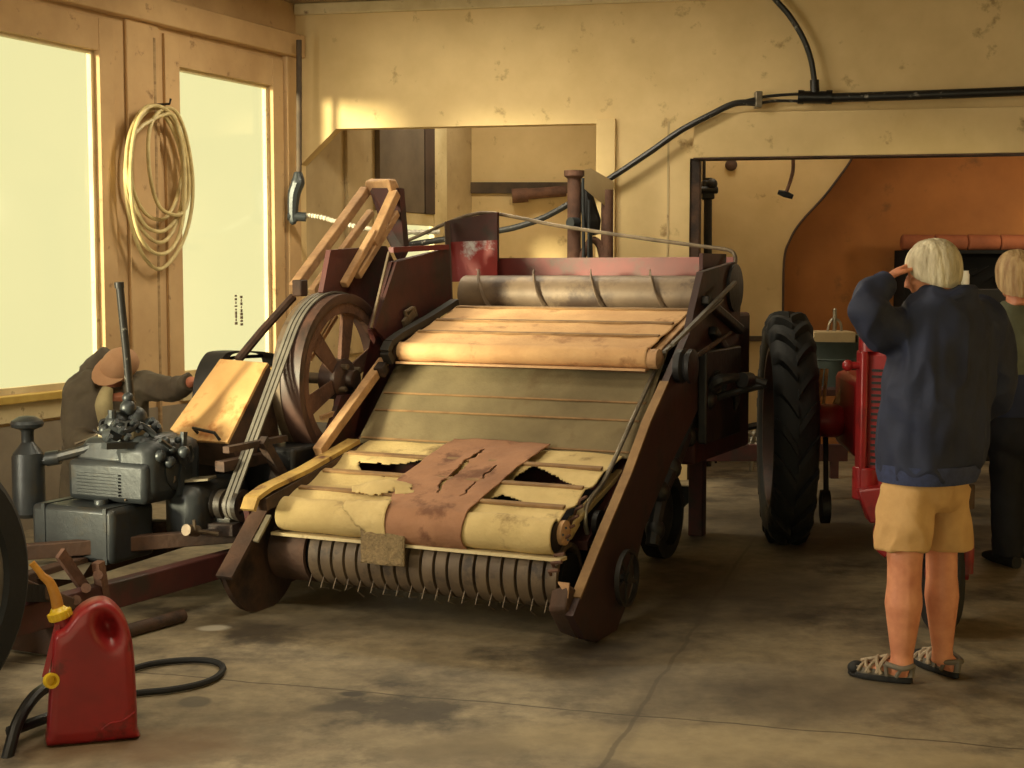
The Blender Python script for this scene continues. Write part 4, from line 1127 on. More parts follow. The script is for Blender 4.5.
for k in range(16):
    a = 2 * PI * k / 16
    b.cyl(V((-.092 + .037 * math.cos(a), .037 * math.sin(a), .428 + .011 * math.cos(a))), V((-.099 + .037 * math.cos(a), .037 * math.sin(a), .45 + .011 * math.cos(a))), .003, 5)
b.obj('spout_collar', 'cap_yellow', can)
b = B(); b.tube([V((-.10, 0, .45)), V((-.108, 0, .50)), V((-.125, 0, .55)), V((-.148, 0, .575)), V((-.165, 0, .600)), V((-.182, 0, .622))], [.021, .02, .017, .015, .012, .011, .012], 14, True); b.obj('spout', 'spout_yellow', can)
b = B(); b.bar((-.105, -.02, .41), (-.150, -.07, .245), .018, .004, (0, 1, 0)); b.bar((-.098, -.025, .41), (-.130, -.075, .245), .006, .004, (0, 1, 0)); b.obj('cap_strap', 'can_red', can)
b = B(); b.ring([(.024, 0), (.026, .005), (.026, .022), (.017, .022), (.017, 0)], (-.135, -.075, .235), (.5, -1, .1), 20); b.lathe([(.018, 0), (.018, .006), (0, .006)], (-.135, -.075, .235), (.5, -1, .1), 20); b.obj('vent_cap', 'cap_yellow', can)
b = B(); b.tube([V((.03, -.080, .05)), V((.06, -.080, .07)), V((.10, -.080, .075)), V((.14, -.074, .10))], .0035, 6, True); b.obj('base_ridge', 'can_red', can)
# black hose loop
b = B(); zz = .016
pts = [G(60, 690), G(90, 683), G(120, 677), G(150, 668), G(185, 664), G(212, 665), G(223, 671), G(218, 680), G(200, 688), G(170, 694), G(140, 697), G(110, 702), G(84, 709)]
b.tube([V((p.x, p.y, zz)) for p in pts], .013, 8, True); tag(b.obj('rubber_hose', 'rubber'), 'thin black rubber hose looping over the floor behind the red can', 'hose')
b = B(); pts = [(P(2, 742, 4.7), .05), ] 
b.tube([P(4, 772, 4.66), P(10, 748, 4.72), P(18, 722, 4.8), P(34, 697, 4.92), P(52, 685, 5.04), P(72, 684, 5.16), P(88, 700, 5.26), P(96, 715, 5.3)], .021, 10, True)
b.tube([V((-1.70, 4.80, .05)), V((-1.66, 4.88, .05)), V((-1.61, 4.98, .05)), V((-1.58, 5.1, .05))], .02, 8, True)
tag(b.obj('thick_hose', 'black_plastic'), 'thick black hose arching up between wheel and red can', 'hose')
# pipe on the floor
b = B(); p, q = G(120, 640), G(183, 622); p.z = q.z = .03
b.ring([(.03, 0), (.03, (q - p).length), (.022, (q - p).length), (.022, 0)], p, q - p, 16); tag(b.obj('iron_pipe', 'rust_brown'), 'rusty length of iron pipe lying on the floor behind the can', 'pipe')

# ============================================================ RED TRACTOR
tr = empty('tractor', (2.16, 8.55, 0), math.radians(-5)); tag(tr, 'red row-crop tractor with tall lugged rear wheel, partly hidden by the man in shorts', 'tractor')
def to(b, nm, m_, parent=tr, **kw): return b.obj(nm, m_, parent, **kw)
def tyre(cx, cy, r, w, name='rear_tyre', lugs=20):
    c = V((cx, cy, r))
    b = B(); h = w / 2
    b.ring([(r - .035, -h * .75), (r - .02, -h * .4), (r - .015, 0), (r - .02, h * .4), (r - .035, h * .75), (r - .08, h), (r - .17, h * .95), (r - .20, h * .7), (r - .20, -h * .7), (r - .17, -h * .95), (r - .08, -h)], c, X1, 72)
    for k in range(lugs):
        for sgn in (-1, 1):
            a0 = 2 * PI * (k + (0 if sgn > 0 else .5)) / lugs
            path = []
            for i in range(6):
                t = i / 5
                x = sgn * (h * 1.0 * (1 - t) + .002 * t)
                a = a0 - .24 * t ** 1.3
                rr = r - .045 - (.03 if t == 0 else 0) + .03 * min(1, t * 2)
                path.append((x, a, rr))
            rings = []
            for x, a, rr in path:
                da = .036 / r
                rings.append([c + V((x, -math.cos(a + e) * q_, math.sin(a + e) * q_)) for e, q_ in ((-da, rr - .02), (-da * .7, rr + .035), (da * .7, rr + .035), (da, rr - .02))])
            b.loft(rings)
    return to(b, name, 'rubber', angle=50)
def wheel(cx, cy, r, w, side):
    c = V((cx, cy, r)); h = w / 2
    t = tyre(cx, cy, r, w)
    b = B(); b.ring([(r - .19, -h * .8), (r - .19, h * .8), (r - .215, h * .8), (r - .23, 0), (r - .215, -h * .8)], c, X1, 48)
    b.lathe([(r - .22, -.01), (r - .22, .01), (r * .45, .04), (.12, .05), (.1, .09), (0, .09)], c, X1, 40)
    b.lathe([(.14, 0), (.14, -.03), (0, -.03)], c, X1, 24)
    to(b, 'wheel_disc', 'wheel_red', t)
wheel(-.53, -.02, .675, .25, 1)
wheel(.26, -.02, .675, .25, -1)
HZ = .72
b = B(); b.lathe([(.06, 0), (.06, .1), (.085, .1), (.1, .16), (.1, .24), (.075, .28), (.075, .40), (.15, .42), (.15, .44), (.1, .45), (.1, .7), (0, .7)], (-.47, 0, HZ), X1, 28); to(b, 'rear_axle', 'tractor_red')
b = B(); b.mm((-.20, -.5, .55), (.02, .35, 1.0)); b.mm((-.18, -1.5, .6), (.0, -.4, .85)); to(b, 'gearbox', 'tractor_red', bevel=.04)
b = B(); b.mm((-.18, -1.55, .80), (-.0, -.4, 1.18)); to(b, 'hood', 'tractor_red', bevel=.06)
# front column
b = B(); b.loft([[V((-.33, -1.62, z)), V((-.1, -1.72, z)), V((.13, -1.62, z)), V((.13, -1.5, z)), V((-.33, -1.5, z))] for z in (.52, 1.2)] + [[V((-.28, -1.60, 1.25)), V((-.1, -1.68, 1.25)), V((.09, -1.6, 1.25)), V((.09, -1.5, 1.25)), V((-.28, -1.5, 1.25))]]); to(b, 'radiator_housing', 'tractor_red', bevel=.015)
b = B()
for i in range(16): b.box((-.20, -1.685, .68 + i * .03), (.20, .012, .012), rz=-.41)
to(b, 'grille_slats', 'black_plastic')
b = B(); b.mm((-.345, -1.66, .50), (-.31, -1.5, 1.22)); to(b, 'side_flange', 'tractor_red', bevel=.01)
b = B(); b.cyl((-.40, -1.6, 1.15), (-.28, -1.6, 1.15), .018); b.ball((-.40, -1.6, 1.15), .028, 6); b.cyl((-.3, -1.6, 1.22), (-.3, -1.6, 1.29), .05); to(b, 'side_lug', 'tractor_red')
b = B(); b.loft([[V((-.36, -1.72, .56)), V((-.30, -1.72, .40)), V((-.16, -1.78, .42)), V((-.14, -1.78, .60))], [V((-.36, -1.6, .56)), V((-.30, -1.6, .40)), V((-.16, -1.62, .42)), V((-.14, -1.62, .60))]]); b.cyl((-.3, -1.6, .5), (-.3, -1.6, .66), .07); to(b, 'front_bracket', 'tractor_red', bevel=.01)
b = B(); b.tube([V((-.22, -1.7, .44)), V((-.26, -1.72, .38)), V((-.26, -1.74, .30)), V((-.22, -1.76, .26))], .022, 10, True); to(b, 'drawhook', 'tractor_red')
for cx in (-.07,):
    c = V((cx, -2.22, .27)); b = B(); h = .06
    b.ring([(.27, -h * .5), (.275, 0), (.27, h * .5), (.23, h), (.17, h * .8), (.17, -h * .8), (.23, -h)], c, X1, 48); t = to(b, 'front_tyre', 'rubber')
    b = B(); b.lathe([(.175, -.03), (.175, .03), (.05, .04), (0, .04)], c, X1, 28); to(b, 'front_hub', 'tractor_red', t)
b = B(); b.cyl((-.13, -2.22, .27), (.05, -2.22, .27), .03); b.tube([V((.04, -2.22, .27)), V((.03, -2.15, .5)), V((-.1, -1.62, .62))], .035, 12, True); to(b, 'front_pedestal', 'tractor_red')
b = B(); b.bar((-.30, -.1, .28), (-.28, .15, .75), .03, .05); b.cyl((-.33, -.1, .22), (-.28, -.1, .22), .1, 16); to(b, 'brake_lever', 'dark_iron')
b = B(); b.cyl((-.33, .1, .80), (-.31, .12, 1.02), .012, 6); b.cyl((-.30, .1, .80), (-.28, .12, 1.02), .012, 6);  b.bar((-.24, .1, .78), (-.14, .12, 1.0), .02, .03); to(b, 'levers', 'rail_wood')

# ------------------------------------------------ washtub bench behind tractor
YB = 10.4
ta, tb_ = P(815, 385, YB), P(900, 385, YB)
be = empty('bench', (ta.x, YB, 0)); tag(be, 'dark red low bench under the grey tub behind the tractor', 'bench')
def rl(b, nm, m_, r, **kw):
    o = b.obj(nm, m_, r, **kw); o.matrix_parent_inverse = Matrix.Translation(-r.location); return o
b = B(); b.mm((ta.x - .3, YB - .35, ta.z - .05), (tb_.x + .9, YB + .4, ta.z + .0)); rl(b, 'bench_top', 'maroon', be, bevel=.006)
for x in (ta.x - .25, tb_.x + .85):
    for y in (YB - .3, YB + .35):
        b = B(); b.mm((x - .03, y - .03, 0), (x + .03, y + .03, ta.z - .05)); rl(b, 'leg', 'rust_brown', be)
b = B(); zt = ta.z; zt2 = P(840, 342, YB).z; cxx = (P(800, 360, YB).x + P(900, 360, YB).x) / 2
tub = empty('washtub', (cxx, YB, zt)); tag(tub, 'grey metal washtub on the bench behind the tractor', 'tub')
def oval(rx, ry, z, n=36): return [V((rx * math.cos(2 * PI * k / n), ry * math.sin(2 * PI * k / n), z)) for k in range(n)]
h = zt2 - zt
b = B(); b.loft([oval(.36, .22, 0), oval(.375, .24, h * .6), oval(.385, .245, h * .62), oval(.375, .24, h * .64), oval(.40, .26, h), oval(.41, .27, h + .01), oval(.38, .24, h), oval(.36, .22, .02)]); b.obj('tub_wall', 'tub_grey', tub)
b = B(); b.mm((-.30, -.16, h - .09), (-.0, .1, h + .08)); o = b.obj('wooden_box', 'shade_wall', bevel=.008); o.location = tub.location; tag(o, 'pale wooden box sitting in the grey washtub', 'box')
b = B(); b.mm((.02, -.16, h - .09), (.28, .1, h + .055)); o = b.obj('cardboard_box', 'olive_cloth', bevel=.008); o.location = tub.location; tag(o, 'dull green box beside the pale box in the washtub', 'box')
pmp = P(833, 330, YB)
b = B(); b.tube([V((0, 0, 0)), V((0, 0, .08)), V((.0, 0, .14))], .014, 8); b.tube([V((-.05, 0, .0)), V((-.03, 0, .07)), V((0, 0, .09)), V((.04, 0, .06)), V((.05, 0, .0))], .01, 6, True); b.ball((0, 0, .15), .015, 6)
o = b.obj('brass_tap', 'bright_steel'); o.location = (pmp.x, YB - .05, zt + h + .08); tag(o, 'small brass tap fitting on top of the pale box', 'tap')
# low frame on the floor behind the tyre, cables, debris
b = B(); p = P(700, 450, 11.2); q = P(770, 450, 11.2); z = .20; b.bar(V((p.x - .2, 11.2, z)), V((q.x + .6, 11.2, z)), .06, .13)
fr = b.obj('floor_frame', 'maroon', bevel=.005); tag(fr, 'dark red low steel frame rail on the floor by the back wall', 'frame')
for x in (p.x - .15, q.x + .5):
    b = B(); b.mm((x - .03, 11.17, 0), (x + .03, 11.23, z - .06)); b.obj('leg', 'maroon', fr)
b = B(); b.tube([P(716, 440, 12.1), P(728, 435, 12.1), P(745, 428, 12.1), P(770, 424, 12.1), P(800, 426, 12.1)], .028, 8, True); b.tube([P(716, 440, 12.1), V((P(716, 440, 12.1).x, 12.1, 0))], .012, 6); b.tube([P(800, 426, 12.1), V((P(800, 426, 12.1).x, 12.1, .0))], .02, 6)
tag(b.obj('sagging_cable', 'dark_iron'), 'dark sagging cable in front of the recess wall', 'cable')
b = B(); c = P(752, 438, 11.6); random.seed(5)
for i in range(5): b.tube([c + V((-.12 + i * .05, 0, -.06)), c + V((-.08 + i * .05, 0, .02 + .03 * random.random())), c + V((-.02 + i * .05, 0, -.03))], .022, 6, True)
b.cyl(V((c.x, 11.6, .0)), V((c.x, 11.6, c.z)), .02)
tag(b.obj('metal_bracket', 'bright_steel'), 'small bright metal bracket on a short post behind the tyre', 'bracket')

# ------------------------------------------------ hearth with terracotta coping
YH = 12.45
h0 = P(905, 250, YH); h1 = P(1100, 250, YH)
he = empty('forge_hearth', (h0.x, YH, 0)); tag(he, 'black forge opening against the orange wall', 'hearth')
zt_ = P(905, 250, YH).z; 
b = B(); b.mm((h0.x, YH, .0), (h1.x + .6, YH + .3, .75)); b.mm((h0.x + .09, YH + .26, .75), (h1.x + .6, YH + .34, zt_)); b.mm((h0.x, YH, .75), (h0.x + .10, YH + .34, zt_)); b.mm((h0.x, YH, zt_ - .03), (h1.x + .6, YH + .3, zt_)); rl(b, 'firebox', 'black_void', he)
b = B()
random.seed(12)
for i in range(7):
    a = P(925 + i * 12, 275 + random.random() * 18, YH + .2); b.tube([a, a + V((.12, -.05, .08))], .006, 5)
rl(b, 'rods', 'dark_iron', he)
names = ['leftmost terracotta coping tile at the end of the row above the black opening', 'terracotta coping tile directly above the grey-haired man, second from the left', 'third terracotta coping tile from the left above the black opening', 'rightmost terracotta coping tile in view, at the edge of the picture']
for i in range(4):
    x0 = P(903 + i * 33, 243, YH).x; x1 = P(903 + (i + 1) * 33 - .7, 243, YH).x; zc = zt_ + .065
    b = B(); b.lathe([(.055, 0), (.068, .01), (.066, x1 - x0 - .01), (.055, x1 - x0)], (x0, YH + .05, zc), X1, 20)
    o = b.obj('coping_tile', 'terracotta'); tag(o, names[i], 'tile', 'terracotta coping tiles')
cj = P(965, 287, YH - .1)
b = B(); zl = P(965, 273, YH).z
b.lathe([(.035, 0), (.035, .12), (.028, .13), (.028, .15), (0, .15)], (cj.x, YH - .1, zl - .13), (0, 0, 1), 16); tag(b.obj('white_candle', 'paper_white'), 'short pale candle standing between the two people, before the black opening', 'candle')
b = B(); b.mm((cj.x - .3, YH - .25, 0), (cj.x + .3, YH + .0, zl - .13)); tag(b.obj('anvil_block', 'dark_iron', bevel=.01), 'dark block under the pale candle', 'block')
# ================================================================ PEOPLE
def ell(b, c, ax, ay, az, n=12):
    c, ax, ay, az = V(c), V(ax), V(ay), V(az)
    rings = []
    for i in range(n + 1):
        t = PI * i / n; z = -math.cos(t); q = max(math.sin(t), .01)
        rings.append([c + az * z + (ax * math.cos(2 * PI * k / (2 * n)) + ay * math.sin(2 * PI * k / (2 * n))) * q for k in range(2 * n)])
    b.loft(rings)
def oloft(b, rings, n=28, p=2.3):
    """rings: (centre, side half vector, depth half vector); slightly squared ovals"""
    rr = []
    for c, s, d in rings:
        ring = []
        for k in range(n):
            a = 2 * PI * k / n
            ca, sa = math.cos(a), math.sin(a)
            ring.append(V(c) + V(s) * (math.copysign(abs(ca) ** (2 / p), ca)) + V(d) * (math.copysign(abs(sa) ** (2 / p), sa)))
        rr.append(ring)
    b.loft(rr)
def resample(rings, k=5):
    c = spline([r[0] for r in rings], k); s = spline([r[1] for r in rings], k); d = spline([r[2] for r in rings], k)
    return list(zip(c, s, d))
def hand(b, w, d, n, thumb=1, curl=.3, s=1.0):
    """w wrist, d finger direction, n palm normal (curl goes towards n), thumb = side sign"""
    w, d, n = V(w), V(d).normalized(), V(n)
    n = (n - d * n.dot(d)).normalized(); sd = d.cross(n) * thumb
    oloft(b, [(w - d * .02, sd * .026, n * .02), (w + d * .02 * s, sd * .032 * s, n * .015), (w + d * .06 * s, sd * .041 * s, n * .013), (w + d * .092 * s, sd * .038 * s, n * .011)], 16)
    for i, (o, l) in enumerate(((.030, .068), (.010, .078), (-.010, .073), (-.029, .058))):
        p = w + d * .085 * s + sd * o * s; pts = [p]; a = curl * .5
        dd = (d + sd * o * 1.5).normalized()
        for seg in (.45, .32, .26):
            v = dd * math.cos(a) + n * math.sin(a); p = p + v * l * seg * s; pts.append(p); a += curl
        b.tube(pts, [.0095 * s, .009 * s, .0082 * s, .0068 * s], 8)
    p = w + d * .03 * s + sd * .028 * s
    v = (d * .75 + sd * .75 + n * .25).normalized(); v2 = (d * .95 + sd * .3 + n * .35).normalized()
    b.tube([p, p + v * .035 * s, p + v * .035 * s + v2 * .03 * s, p + v * .035 * s + v2 * .055 * s], [.014 * s, .012 * s, .0105 * s, .008 * s], 8)
def head(b, c, f, up, s=1.0):
    c, f, up = V(c), V(f).normalized(), V(up)
    up = (up - f * up.dot(f)).normalized(); sd = f.cross(up)
    ell(b, c + up * .03 * s - f * .01 * s, sd * .073 * s, f * .092 * s, up * .085 * s)
    ell(b, c - up * .03 * s + f * .02 * s, sd * .058 * s, f * .07 * s, up * .085 * s)
    ell(b, c - up * .088 * s + f * .065 * s, sd * .026 * s, f * .02 * s, up * .02 * s, 8)
    b.tube([c + f * .085 * s + up * .012 * s, c + f * .100 * s - up * .012 * s, c + f * .108 * s - up * .03 * s, c + f * .088 * s - up * .038 * s], [.009 * s, .012 * s, .015 * s, .01 * s], 8)
    for k in (-1, 1):
        ell(b, c + sd * .073 * k * s - up * .005 * s - f * .008 * s, sd * .012 * s, f * .02 * s, up * .034 * s, 8)
        b.tube([c + sd * .012 * k * s + f * .092 * s + up * .024 * s, c + sd * .032 * k * s + f * .088 * s + up * .028 * s, c + sd * .05 * k * s + f * .07 * s + up * .022 * s], .008 * s, 6)
        ell(b, c + sd * .03 * k * s + f * .077 * s + up * .004 * s, sd * .013 * s, f * .008 * s, up * .007 * s, 8)
        ell(b, c + sd * .04 * k * s + f * .06 * s - up * .025 * s, sd * .02 * s, f * .02 * s, up * .018 * s, 8)
    b.tube([c + sd * -.022 * s + f * .082 * s - up * .058 * s, c + f * .092 * s - up * .057 * s, c + sd * .022 * s + f * .082 * s - up * .058 * s], .007 * s, 6)
    b.tube([c - up * .06 * s - f * .02 * s, c - up * .16 * s - f * .035 * s], [.055 * s, .062 * s], 14)
def hairdo(c, f, up, s, length, name_mat, parent, seed, side=.0):
    c, f, up = V(c), V(f).normalized(), V(up)
    up = (up - f * up.dot(f)).normalized(); sd = f.cross(up)
    b = B()
    N, K = 40, 64
    rings = []
    for i in range(N + 1):
        t = .015 + i / N * .985
        ring = []
        for k in range(K):
            a = 2 * PI * k / K
            back = -math.cos(a)          # 1 at the back of the head
            ph = t * (PI * (.50 + length * max(0, (back + .75) / 1.75) ** .6))
            r = 1 + .035 * noise.noise(V((math.cos(a) * 5 + seed, math.sin(a) * 5, t * 1.2))) + .02 * noise.noise(V((math.cos(a) * 16, math.sin(a) * 16 + seed, t * 2)))
            if ph > PI * .5: rad = (1 - (ph - PI * .5) * .10) if side else math.sin(ph) ** .55; hh = math.cos(ph) * (1.15 + side)
            else: rad = math.sin(ph) ** .85; hh = math.cos(ph)
            ring.append(c + up * .028 * s - f * .012 * s + (f * math.cos(a) * .108 + sd * math.sin(a) * .089) * rad * r * s + up * .104 * hh * r * s)
        rings.append(ring)
    last = rings[-1]
    b.loft(rings, cap=False)
    cc = sum(last, V()) / K
    inner = [p.lerp(cc + up * .02, .22) for p in last]
    b.loft([last, inner], cap=False)
    return b.obj('hair', name_mat, parent)
def obody(b, name, m_, voxel=.0065):
    o = b.obj(name, m_)
    return fuse(o, voxel, 3)

# ------------------------------------------------ man in the navy jacket
Y1 = 5.58
def Q(px, py, dy=0.0): return P(px, py, Y1 + dy)
f1 = V((-.62, .78, 0)).normalized(); r1 = V((f1.y, -f1.x, 0)); U = V((0, 0, 1))
headf = V((-.80, .55, -.22)).normalized(); hc = Q(932, 272, .02)
footL0, footL1 = G(909, 684), G(853, 675)
footR0, footR1 = G(956, 679), G(917, 662)
aL = footL0 + (footL1 - footL0).normalized() * .045; aR = footR0 + (footR1 - footR0).normalized() * .045
aL = V((Q(901, 655).x, aL.y, .085)); aR = V((Q(948, 648).x, aR.y, .085))
kL = V((Q(904, 565, -.03).x, Y1 - .04, .48)); kR = V((Q(949, 560).x, Y1 + .10, .49))
hL = Q(910, 470, -.02); hR = Q(948, 470, .09)
b = B()
head(b, hc, headf, U)
oloft(b, resample([(Q(924, 474, .04), r1 * .16, f1 * .11), (Q(932, 420, .04), r1 * .15, f1 * .10), (Q(938, 360, .04), r1 * .17, f1 * .11), (Q(940, 318, .04), r1 * .17, f1 * .09), (Q(938, 300, .03), r1 * .08, f1 * .06)]))
for k_, a_, h_, sc in ((kL, aL, hL, 1.0), (kR, aR, hR, .93)):
    b.tube([h_, h_.lerp(k_, .5), k_ + V((0, 0, .03)), k_, k_.lerp(a_, .22), k_.lerp(a_, .42), k_.lerp(a_, .7), a_ + V((0, 0, .03)), a_ - V((0, 0, .03))], [.070 * sc, .070 * sc, .070 * sc, .067 * sc, .066 * sc, .073 * sc, .057 * sc, .044 * sc, .046 * sc], 16, True)
def foot(b, h_, t_):
    d = (t_ - h_).normalized(); s_ = V((-d.y, d.x, 0)); l = (t_ - h_).length
    oloft(b, resample([(h_ + d * .0 + U * .045, s_ * .022, U * .02), (h_ + d * l * .15 + U * .05, s_ * .03, U * .035), (h_ + d * l * .4 + U * .05, s_ * .035, U * .034), (h_ + d * l * .7 + U * .042, s_ * .042, U * .02), (h_ + d * l * .92 + U * .036, s_ * .034, U * .012)]), 18)
foot(b, footL0, footL1); foot(b, footR0, footR1)
# raised left arm
shL = Q(887, 322, -.02); elL = Q(861, 303, -.10); wrL = Q(889, 277, .0)
shL = Q(893, 330, -.02); elL = Q(868, 309, -.12); wrL = Q(886, 280, .0)
b.tube([Q(905, 325, .02), shL, elL], [.06, .055, .045], 14); b.tube([elL, elL.lerp(wrL, .5), wrL], [.044, .036, .027], 14)
hd = (Q(903, 266, .06) - wrL).normalized()
hand(b, wrL, hd, V((.3, -.2, -1)), thumb=-1, curl=.22, s=.95)
shR = Q(982, 318, .12); elR = Q(993, 395, .18); wrR = Q(962, 425, .34)
b.tube([Q(950, 320, .08), shR, elR], [.06, .055, .045], 14); b.tube([elR, elR.lerp(wrR, .5), wrR], [.044, .036, .027], 14)
hand(b, wrR, V((-.6, .7, .1)), V((-.6, -.6, 0)), thumb=1, curl=.5, s=.95)
man = obody(b, 'person', 'skin')
tag(man, 'person in navy jacket, khaki shorts and sandals, hand raised to the brow', 'person')
hairdo(hc + U * -.004, headf, U, .99, .36, 'hair_grey', man, 2.0)
# jacket
b = B()
oloft(b, resample([(Q(928, 476, .04), r1 * .20, f1 * .165), (Q(931, 452, .04), r1 * .22, f1 * .18), (Q(936, 415, .04), r1 * .245, f1 * .175), (Q(940, 370, .05), r1 * .25, f1 * .165), (Q(944, 335, .05), r1 * .24, f1 * .155), (Q(945, 308, .05), r1 * .205, f1 * .13), (Q(944, 297, .02), r1 * .145, f1 * .115), (Q(946, 293, .0), r1 * .11, f1 * .105), (Q(948, 287, .0), r1 * .1, f1 * .1)], 5))
b.tube([Q(915, 332, .0), shL + V((0, 0, -.005)), Q(876, 322, -.08), elL], [.105, .098, .08, .068], 18, True)
b.ball(elL, .069)
b.tube([elL, Q(870, 298, -.08), Q(877, 290, -.05), Q(885, 283, -.01)], [.067, .064, .056, .042], 18, True)
b.tube([Q(955, 316, .08), Q(982, 324, .12), Q(992, 362, .15), elR + V((.0, 0, 0))], [.10, .098, .09, .08], 18, True)
b.ball(elR, .08)
b.tube([elR, elR.lerp(wrR, .5), wrR - (wrR - elR) * .1], [.08, .065, .05], 16)
jk = fuse(b.obj('jacket', 'navy', man), .008, 3, fold=.017, fscale=6.5, stretch=(1, 1, .6))
b = B(); oloft(b, [(Q(928, 462, .04), r1 * .213, f1 * .178), (Q(928, 471, .04), r1 * .212, f1 * .177), (Q(927, 480, .04), r1 * .20, f1 * .166)]); b.obj('waistband', 'navy_rib', jk)
b = B(); cpts = []
for k in range(24):
    a = 2 * PI * k / 24; cpts.append(Q(945, 293, .0) + r1 * math.cos(a) * .095 + f1 * math.sin(a) * .09 + U * (-.012 + .02 * math.cos(a) - .012 * math.sin(a)))
b.tube(cpts, .021, 10, closed=True); b.obj('collar', 'navy', jk)
b = B(); d = (wrL - elL).normalized(); b.tube([Q(881, 285, -.02), Q(886, 281, -.0)], [.048, .043], 16); b.obj('cuff', 'navy_rib', jk)
# shorts
b = B()
oloft(b, resample([(Q(926, 462, .04), r1 * .175, f1 * .13), (Q(926, 482, .04), r1 * .185, f1 * .135), (Q(926, 498, .04), r1 * .18, f1 * .13), (Q(927, 508, .05), r1 * .15, f1 * .10)], 4))
oloft(b, resample([(Q(909, 485, -.02), r1 * .09, f1 * .115), (Q(905, 515, -.03), r1 * .095, f1 * .108), (Q(902, 549, -.04), r1 * .098, f1 * .105)], 4))
oloft(b, resample([(Q(943, 485, .09), r1 * .09, f1 * .115), (Q(945, 515, .11), r1 * .095, f1 * .105), (Q(946, 547, .12), r1 * .10, f1 * .105)], 4))
sh = fuse(b.obj('shorts', 'khaki', man), .007, 2, fold=.010, fscale=7, stretch=(1, 1, .7))
b = B(); b.box(Q(969, 497, .12), (.05, .02, .10), rz=.5); b.obj('pocket_wallet', 'rust_brown', sh, bevel=.006)
# sandals
def sandal(h_, t_):
    d = (t_ - h_).normalized(); s_ = V((-d.y, d.x, 0)); l = (t_ - h_).length + .03
    h0 = h_ - d * .012
    def ring(k, z): 
        out = []
        for i in range(28):
            a = 2 * PI * i / 28; x = math.cos(a); y = math.sin(a)
            u = .5 - .5 * x
            wdt = .034 + .014 * max(0, min(1, (u - .25) / .45)) - .004 * (1 - u)
            out.append(h0 + d * (l * (.5 - .5 * x * k)) + s_ * (wdt * y * k) + U * z)
        return out
    b = B(); b.loft([ring(.96, .002), ring(1.03, .008), ring(1.02, .024), ring(.97, .028)]); so = b.obj('sandal', 'sole', man)
    b = B(); b.loft([ring(.99, .022), ring(1.0, .034), ring(.94, .05), ring(.86, .05)]); b.obj('footbed', 'sandal', so)
    b = B()
    def arch(u, hgt, wd, r, skew=.0):
        c = h0 + d * l * u
        pts = [c + s_ * wd + U * .035 + d * skew, c + s_ * wd * .85 + U * (.035 + (hgt - .035) * .7), c + U * hgt - d * skew * .5, c - s_ * wd * .85 + U * (.035 + (hgt - .035) * .7), c - s_ * wd + U * .035 + d * skew]
        b.tube(pts, r, 6, True)
    arch(.42, .098, .044, .008, .02); arch(.50, .092, .046, .008, -.02); arch(.58, .083, .047, .0075, .02); arch(.67, .072, .047, .0075, -.018); arch(.75, .064, .044, .007, .01)
    b.tube([h0 + d * l * .38 + U * .10, h0 + d * l * .8 + U * .066], .008, 6)
    b.obj('strap', 'sandal_strap', so)
    b = B(); ell(b, h0 + d * l * .88 + U * .034, s_ * .042, d * .034, U * .026); b.obj('toe_cap', 'sole', so)
    b = B(); pts = [h0 + d * l * .36 + s_ * .042 + U * .078, h0 + d * l * .12 + s_ * .038 + U * .066, h0 + d * .0 + U * .072, h0 + d * l * .12 - s_ * .038 + U * .066, h0 + d * l * .36 - s_ * .042 + U * .078]
    b.tube(pts, .011, 8, True)
    b.tube([h0 + d * .006 + U * .03, h0 + d * .0 + U * .075], .014, 8); b.tube([h0 + d * l * .2 + s_ * .038 + U * .03, h0 + d * l * .12 + s_ * .038 + U * .066], .008, 6); b.tube([h0 + d * l * .34 + s_ * .04 + U * .03, h0 + d * l * .36 + s_ * .042 + U * .078], .009, 6); b.tube([h0 + d * l * .2 - s_ * .038 + U * .03, h0 + d * l * .12 - s_ * .038 + U * .066], .008, 6)
    b.obj('heel_strap', 'sandal', so)
sandal(footL0, footL1); sandal(footR0, footR1)

# ------------------------------------------------ person in olive top, right edge
Y2 = 7.9
def Q2(px, py, dy=0.0): return P(px, py, Y2 + dy)
f2 = V((-.25, .97, -.05)).normalized(); r2 = V((.97, .25, 0)); hc2 = Q2(1014, 277)
b = B(); head(b, hc2, f2, U)
oloft(b, resample([(Q2(1024, 430), r2 * .17, f2 * .12), (Q2(1024, 370), r2 * .15, f2 * .11), (Q2(1022, 325), r2 * .17, f2 * .11), (Q2(1018, 305), r2 * .10, f2 * .07)]))
for sx, ft in ((-1, G(1008, 566)), (1, G(1050, 568))):
    hp_ = Q2(1024 + sx * 16, 425); an = V((ft.x, ft.y, .08))
    b.tube([hp_, hp_.lerp(an, .5), an], [.085, .06, .04], 12)
    dd = V((-.25, .97, 0)); foot(b, V((ft.x, ft.y, 0)) - dd * .05, V((ft.x, ft.y, 0)) + dd * .2)
    s0 = Q2(1020 + sx * 31, 325); e_ = Q2(1020 + sx * 36, 372, .03); w_ = Q2(1018 + sx * 16, 392, .25)
    b.tube([Q2(1020 + sx * 10, 320), s0, e_, w_], [.05, .05, .045, .028], 12)
    hand(b, w_, V((0, 1, .2)), V((-sx, 0, 0)), thumb=-sx, curl=.5, s=.9)
wom = obody(b, 'person', 'skin', .008)
tag(wom, 'person with fair shoulder-length hair, olive top and dark trousers, cut by the right edge', 'person')
hairdo(hc2, f2, U, 1.12, .42, 'hair_blond', wom, 9.0, .15)
b = B()
oloft(b, resample([(Q2(1024, 410), r2 * .19, f2 * .14), (Q2(1024, 370), r2 * .19, f2 * .14), (Q2(1022, 330), r2 * .20, f2 * .13), (Q2(1020, 312), r2 * .15, f2 * .10), (Q2(1017, 301), r2 * .08, f2 * .07)], 4))
